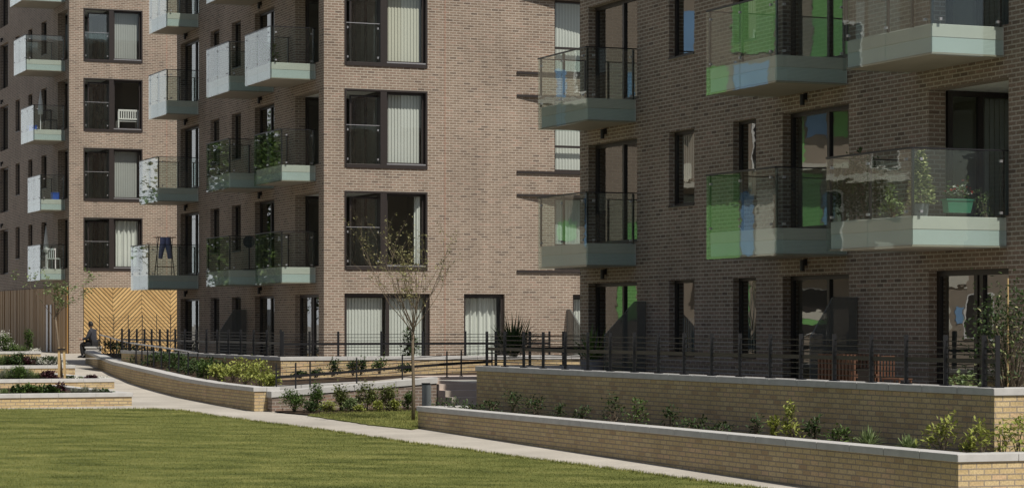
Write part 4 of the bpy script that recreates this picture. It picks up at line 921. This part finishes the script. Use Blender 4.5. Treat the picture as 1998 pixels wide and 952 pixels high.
def chair(loc, rz, m, label, name='chair', cat='chair', group=None, back='slat'):
    root = tag(empty(name, loc, rz), label, cat, group)
    if m == 'redwood': root.scale = (.8, .8, .8)
    MB().box(-.22, .22, -.22, .22, .42, .46).build('seat', M[m], root, bevel=.01)
    for sx in (-1, 1):
        for sy in (-1, 1): MB().bar((sx*.2, sy*.2, 0), (sx*.19, sy*.19, .42), .03).build('leg', M[m], root)
    b = MB(); b.box(-.22, .22, .2, .23, .8, .88)
    if back == 'slat':
        for k in range(5): b.box(-.2+.1*k-.02, -.2+.1*k+.02, .205, .225, .46, .8)
    else: b.box(-.22, .22, .2, .23, .5, .8)
    b.build('backrest', M[m], root, bevel=.008)
    return root
# white bench and dark chair in the second window bay of block A (z 7.45 + ...)
bz = 10.42+.12
root = tag(empty('white_bench', on(AC, 248, .55, bz), PHI), 'white slatted bench seen in a window bay of the far block', 'bench')
MB().box(-.45, .45, -.2, .2, .40, .44).build('seat', M['white'], root)
b = MB(); b.box(-.45, .45, -.24, -.2, .84, .92); b.box(-.45, .45, -.24, -.2, .48, .54)
for k in range(9): b.box(-.43+.1*k-.02+.02, -.43+.1*k+.03+.02, -.235, -.205, .54, .84)
b.build('backrest', M['white'], root)
for x in (-.43, .43):
    for y in (-.2, .17): MB().box(x-.03, x+.03, y-.03, y+.03, 0, .84 if y < 0 else .4).build('leg', M['white'], root)
chair(on(AC, 200, .7, bz), PHI+.6, 'black', 'dark chair in the recess left of the white bench of the far block')
# A corner balconies
def parasol(loc, label, h=1.75):
    root = tag(empty('parasol', loc), label, 'parasol', 'closed parasols on the far block')
    MB().tube([(0, 0, 0), (0, 0, h)], .018, 7).build('pole', M['white'], root)
    MB().tube([(0, 0, .75), (0, 0, .95), (0, 0, 1.35), (0, 0, h-.02)], [.10, .12, .08, .015], 9).build('canopy', M['curtain'], root, smooth=True)
    MB().tube([(0, 0, 0), (0, 0, .06)], .18, 12).build('base', M['pot'], root)
parasol(W(AC, -.6, 1.9, 4.53), 'closed white parasol on the lowest corner balcony of the far block', 1.9)
parasol(W(AC, -.8, 2.1, 10.53), 'closed white parasol on the third corner balcony of the far block', 1.8)
chair(W(AC, -.45, 1.0, 4.53), PHI+2.4, 'white', 'white chair by the wall on the lowest corner balcony of the far block', group='chairs on far block balconies')
chair(W(AC, -.75, 2.7, 4.53), PHI-1.0, 'panel_grey', 'grey chair behind the parasol on the lowest corner balcony of the far block', group='chairs on far block balconies')
chair(W(AC, -.55, 1.2, 10.53), PHI+2.2, 'black', 'dark chair on the third corner balcony of the far block', group='chairs on far block balconies')
ob = MB().box(-.18, .18, -.25, .25, 0, .26).box(-.2, .2, -.27, .27, .26, .29).build('storage_crate', M['blueplastic'], bevel=.01); ob.location = W(AC, -1.1, 2.5, 10.53); ob.rotation_euler.z = PHI; tag(ob, 'blue plastic crate on the third corner balcony of the far block', 'crate')
ob = MB().box(-.15, .15, -.2, .2, 0, .28).box(-.17, .17, -.22, .22, .28, .31).build('storage_crate', M['blueplastic'], bevel=.01); ob.location = W(AC, -.35, 1.2, 7.53); ob.rotation_euler.z = PHI; tag(ob, 'blue box by the wall on the second corner balcony of the far block', 'crate')
# drying rack and trousers on the lowest far balcony of block B
fz = 3.83
rx = at_y(BC, 321, 14.6); rk = tag(empty('drying_rack', W(BC, rx, 14.6, fz), PHI), 'black folding clothes rack standing on the shaded balcony beside the cladding', 'clothes rack')
m_ = MB()
for s_ in (-1, 1):
    m_.bar((s_*.3, -.2, 0), (s_*.24, .12, 1.3), .022); m_.bar((s_*.3, .2, 0), (s_*.24, -.12, 1.3), .022)
m_.build('frame', M['black'], rk)
for k in range(4): MB().bar((-.38, -.14+.09*k, 1.31), (.38, -.14+.09*k, 1.31), .016).build('bar', M['black'], rk)
m_ = MB(); m_.bar((-.3, -.2, .3), (.3, -.2, .3), .016).bar((-.3, .2, .3), (.3, .2, .3), .016); m_.build('brace', M['black'], rk)
tr = MB()
for s_ in (-1, 1): tr.tube([(s_*.07, -.15, 1.30), (s_*.08, -.17, 1.1), (s_*.15, -.17, .75), (s_*.17, -.16, .58)], [.11, .11, .085, .075], 10)
tr.box(-.17, .17, -.2, -.13, 1.18, 1.32)
ob = tr.build('trousers', M['jean'], None, smooth=True, bevel=.015); ob.location = W(BC, rx-.02, 14.6, fz); ob.rotation_euler.z = PHI; tag(ob, 'blue jeans hanging over the front of the clothes rack', 'jeans')
# round backed chair on B mid balcony
root = tag(empty('round_fan', W(BC, -.7, 5.3, fz)), 'black round headed pedestal fan behind glass on the middle block', 'fan')
MB().tube([(0, 0, 0), (0, 0, .03)], .2, 14).build('base', M['black'], root); MB().tube([(0, 0, .03), (0, 0, .75)], .02, 8).build('pole', M['black'], root)
MB().tube([(0, -.05, .88), (0, .05, .88)], .19, 18).build('head', M['black'], root)
# terrace furniture of C: slatted cedar planter and chair
root = tag(empty('slatted_planter', W(CC, -1.9, at_x(CC, 1655, -1.9), .95), PHI+R(90)), 'reddish slatted timber planter box behind the black railing', 'planter box')
m_ = MB()
for y_ in (-.23, .2):
    for k in range(11): MB().box(-.55+.11*k-.025, -.55+.11*k+.025, y_, y_+.03, 0, .72).build('slat', M['redwood'], root)
for z in (.1, .35, .62):
    for y_ in (-.195, .165): MB().box(-.58, .58, y_, y_+.03, z, z+.06).build('rail', M['redwood'], root); MB().box(-.54, .54, -.16, .16, .06, .5).build('liner', M['backing'], root)
chair(W(CC, -1.9, at_x(CC, 1750, -1.9), .95), PHI+.4, 'redwood', 'orange brown timber chair behind the black railing right of the slatted planter')

# ------------------------------------------------------------------ seated person
def person():
    base = pos(178, 698, GZ(98.6)); base = Vector(((181-CX)/F*98.6, 98.6, GZ(98.6)))
    root = tag(empty('person', base, R(-22)), 'seated person in dark jacket and black trousers facing left at the end of the path', 'person')
    V = {'pel': (0, 0, .52), 'bel': (.01, .02, .68), 'che': (-.02, .01, .92), 'nek': (-.06, 0, 1.08), 'hd0': (-.08, 0, 1.13),
         'hl': (-.03, -.1, .51), 'kl': (-.42, -.13, .53), 'al': (-.36, -.13, .09), 'tl': (-.52, -.13, .04),
         'hr': (-.03, .1, .51), 'kr': (-.40, .14, .53), 'ar': (-.40, .14, .09), 'tr': (-.56, .14, .04),
         'sl': (.0, -.18, 1.0), 'el': (-.10, -.23, .74), 'wl': (-.34, -.17, .70), 'sr': (-.03, .18, 1.0), 'er': (-.16, .22, .76), 'wr': (-.38, .14, .74)}
    Rr = {'pel': .17, 'bel': .16, 'che': .18, 'nek': .06, 'hd0': .055, 'hl': .10, 'kl': .068, 'al': .045, 'tl': .035, 'hr': .10, 'kr': .068, 'ar': .045, 'tr': .035, 'sl': .09, 'el': .065, 'wl': .045, 'sr': .09, 'er': .065, 'wr': .045}
    E_ = [('pel', 'bel'), ('bel', 'che'), ('che', 'nek'), ('nek', 'hd0'), ('pel', 'hl'), ('hl', 'kl'), ('kl', 'al'), ('al', 'tl'), ('pel', 'hr'), ('hr', 'kr'), ('kr', 'ar'), ('ar', 'tr'), ('che', 'sl'), ('sl', 'el'), ('el', 'wl'), ('che', 'sr'), ('sr', 'er'), ('er', 'wr')]
    ks = list(V); me = bpy.data.meshes.new('body'); me.from_pydata([V[k] for k in ks], [(ks.index(a), ks.index(b)) for a, b in E_], [])
    me.materials.append(M['cloth_dark']); ob = bpy.data.objects.new('body', me); col.objects.link(ob); ob.parent = root
    md = ob.modifiers.new('skin', 'SKIN'); md.use_smooth_shade = True
    if not me.skin_vertices:
        bpy.context.view_layer.objects.active = ob; ob.select_set(True); bpy.ops.mesh.customdata_skin_add(); ob.select_set(False)
    for i, k in enumerate(ks):
        sv = me.skin_vertices[0].data[i]; sv.radius = (Rr[k], Rr[k]); sv.use_root = (k == 'pel')
    ss = ob.modifiers.new('sub', 'SUBSURF'); ss.levels = 2; ss.render_levels = 2
    # trousers: a second, slightly larger skin over hips and legs
    kk = ['pel', 'hl', 'kl', 'al', 'hr', 'kr', 'ar']; ed = [('pel', 'hl'), ('hl', 'kl'), ('kl', 'al'), ('pel', 'hr'), ('hr', 'kr'), ('kr', 'ar')]
    m2 = bpy.data.meshes.new('trousers'); m2.from_pydata([V[k] for k in kk], [(kk.index(a), kk.index(b)) for a, b in ed], []); m2.materials.append(M['cloth_black'])
    o2 = bpy.data.objects.new('trousers', m2); col.objects.link(o2); o2.parent = root; s2 = o2.modifiers.new('skin', 'SKIN'); s2.use_smooth_shade = True
    bpy.context.view_layer.objects.active = o2; o2.select_set(True)
    if not m2.skin_vertices: bpy.ops.mesh.customdata_skin_add()
    o2.select_set(False)
    for i, k in enumerate(kk): sv = m2.skin_vertices[0].data[i]; sv.radius = (Rr[k]+.018,)*2; sv.use_root = (k == 'pel')
    s3 = o2.modifiers.new('sub', 'SUBSURF'); s3.levels = 2; s3.render_levels = 2
    # head with brow, nose, chin, ears
    bm = bmesh.new(); bmesh.ops.create_icosphere(bm, subdivisions=3, radius=1)
    for v in bm.verts:
        x, y_, z = v.co; v.co = Vector((x*.1, y_*.078, z*.122))
        if x < -.75 and abs(y_) < .22 and -.25 < z < .12: v.co.x -= .022
        if z < -.6 and x < -.1: v.co.x -= .012
        if abs(y_) > .93 and abs(z) < .25: v.co.y *= 1.12
    hm = bpy.data.meshes.new('head'); bm.to_mesh(hm); bm.free(); hm.materials.append(M['skin'])
    for p_ in hm.polygons: p_.use_smooth = True
    ho = bpy.data.objects.new('head', hm); col.objects.link(ho); ho.parent = root; ho.location = (-.10, 0, 1.24); ho.rotation_euler = (0, R(-8), R(-14))
    bm = bmesh.new(); bmesh.ops.create_icosphere(bm, subdivisions=3, radius=1)
    dl = [v for v in bm.verts if v.co.x < -.35 and v.co.z < .42 or v.co.z < -.55]
    bmesh.ops.delete(bm, geom=dl, context='VERTS')
    for v in bm.verts: v.co = Vector((v.co.x*.115, v.co.y*.09, v.co.z*.135))
    hm = bpy.data.meshes.new('hair'); bm.to_mesh(hm); bm.free(); hm.materials.append(M['hair'])
    hh = bpy.data.objects.new('hair', hm); col.objects.link(hh); hh.parent = root; hh.location = (-.093, 0, 1.25); hh.rotation_euler = ho.rotation_euler
    for nm, c in (('hand', V['wl']), ('hand', V['wr'])):
        h = MB(); c = Vector(c); h.tube([c, c+Vector((-.05, 0, .0)), c+Vector((-.09, .0, -.005))], [.03, .036, .03], 8)
        for k in range(4): f0 = c+Vector((-.085, -.027+.018*k, 0)); h.tube([f0, f0+Vector((-.04, 0, -.012)), f0+Vector((-.06-.006*(k in (1, 2)), 0, -.04))], [.0095, .009, .007], 6)
        t0 = c+Vector((-.03, .03, .01)); h.tube([t0, t0+Vector((-.03, .025, 0)), t0+Vector((-.06, .03, -.01))], [.012, .011, .008], 6)
        h.build(nm, M['skin'], root, smooth=True)
    for k in ('al', 'ar'):
        c = Vector(V[k]); s_ = MB(); s_.tube([c+Vector((.05, 0, -.045)), c+Vector((-.02, 0, -.035)), c+Vector((-.17, 0, -.055)), c+Vector((-.21, 0, -.06))], [.04, .05, .042, .025], 10); s_.build('shoe', M['black'], root, smooth=True)
    root.scale = (1.08, 1.08, 1.08)
    bn = MB(); bn.box(-.18, .25, -.6, .6, 0, .40); bn.box(-.22, .28, -.64, .64, .40, .46)
    bo = bn.build('bench', M['coping'], None, bevel=.01); bo.location = base; tag(bo, 'pale stone bench under the seated person', 'bench')
person()
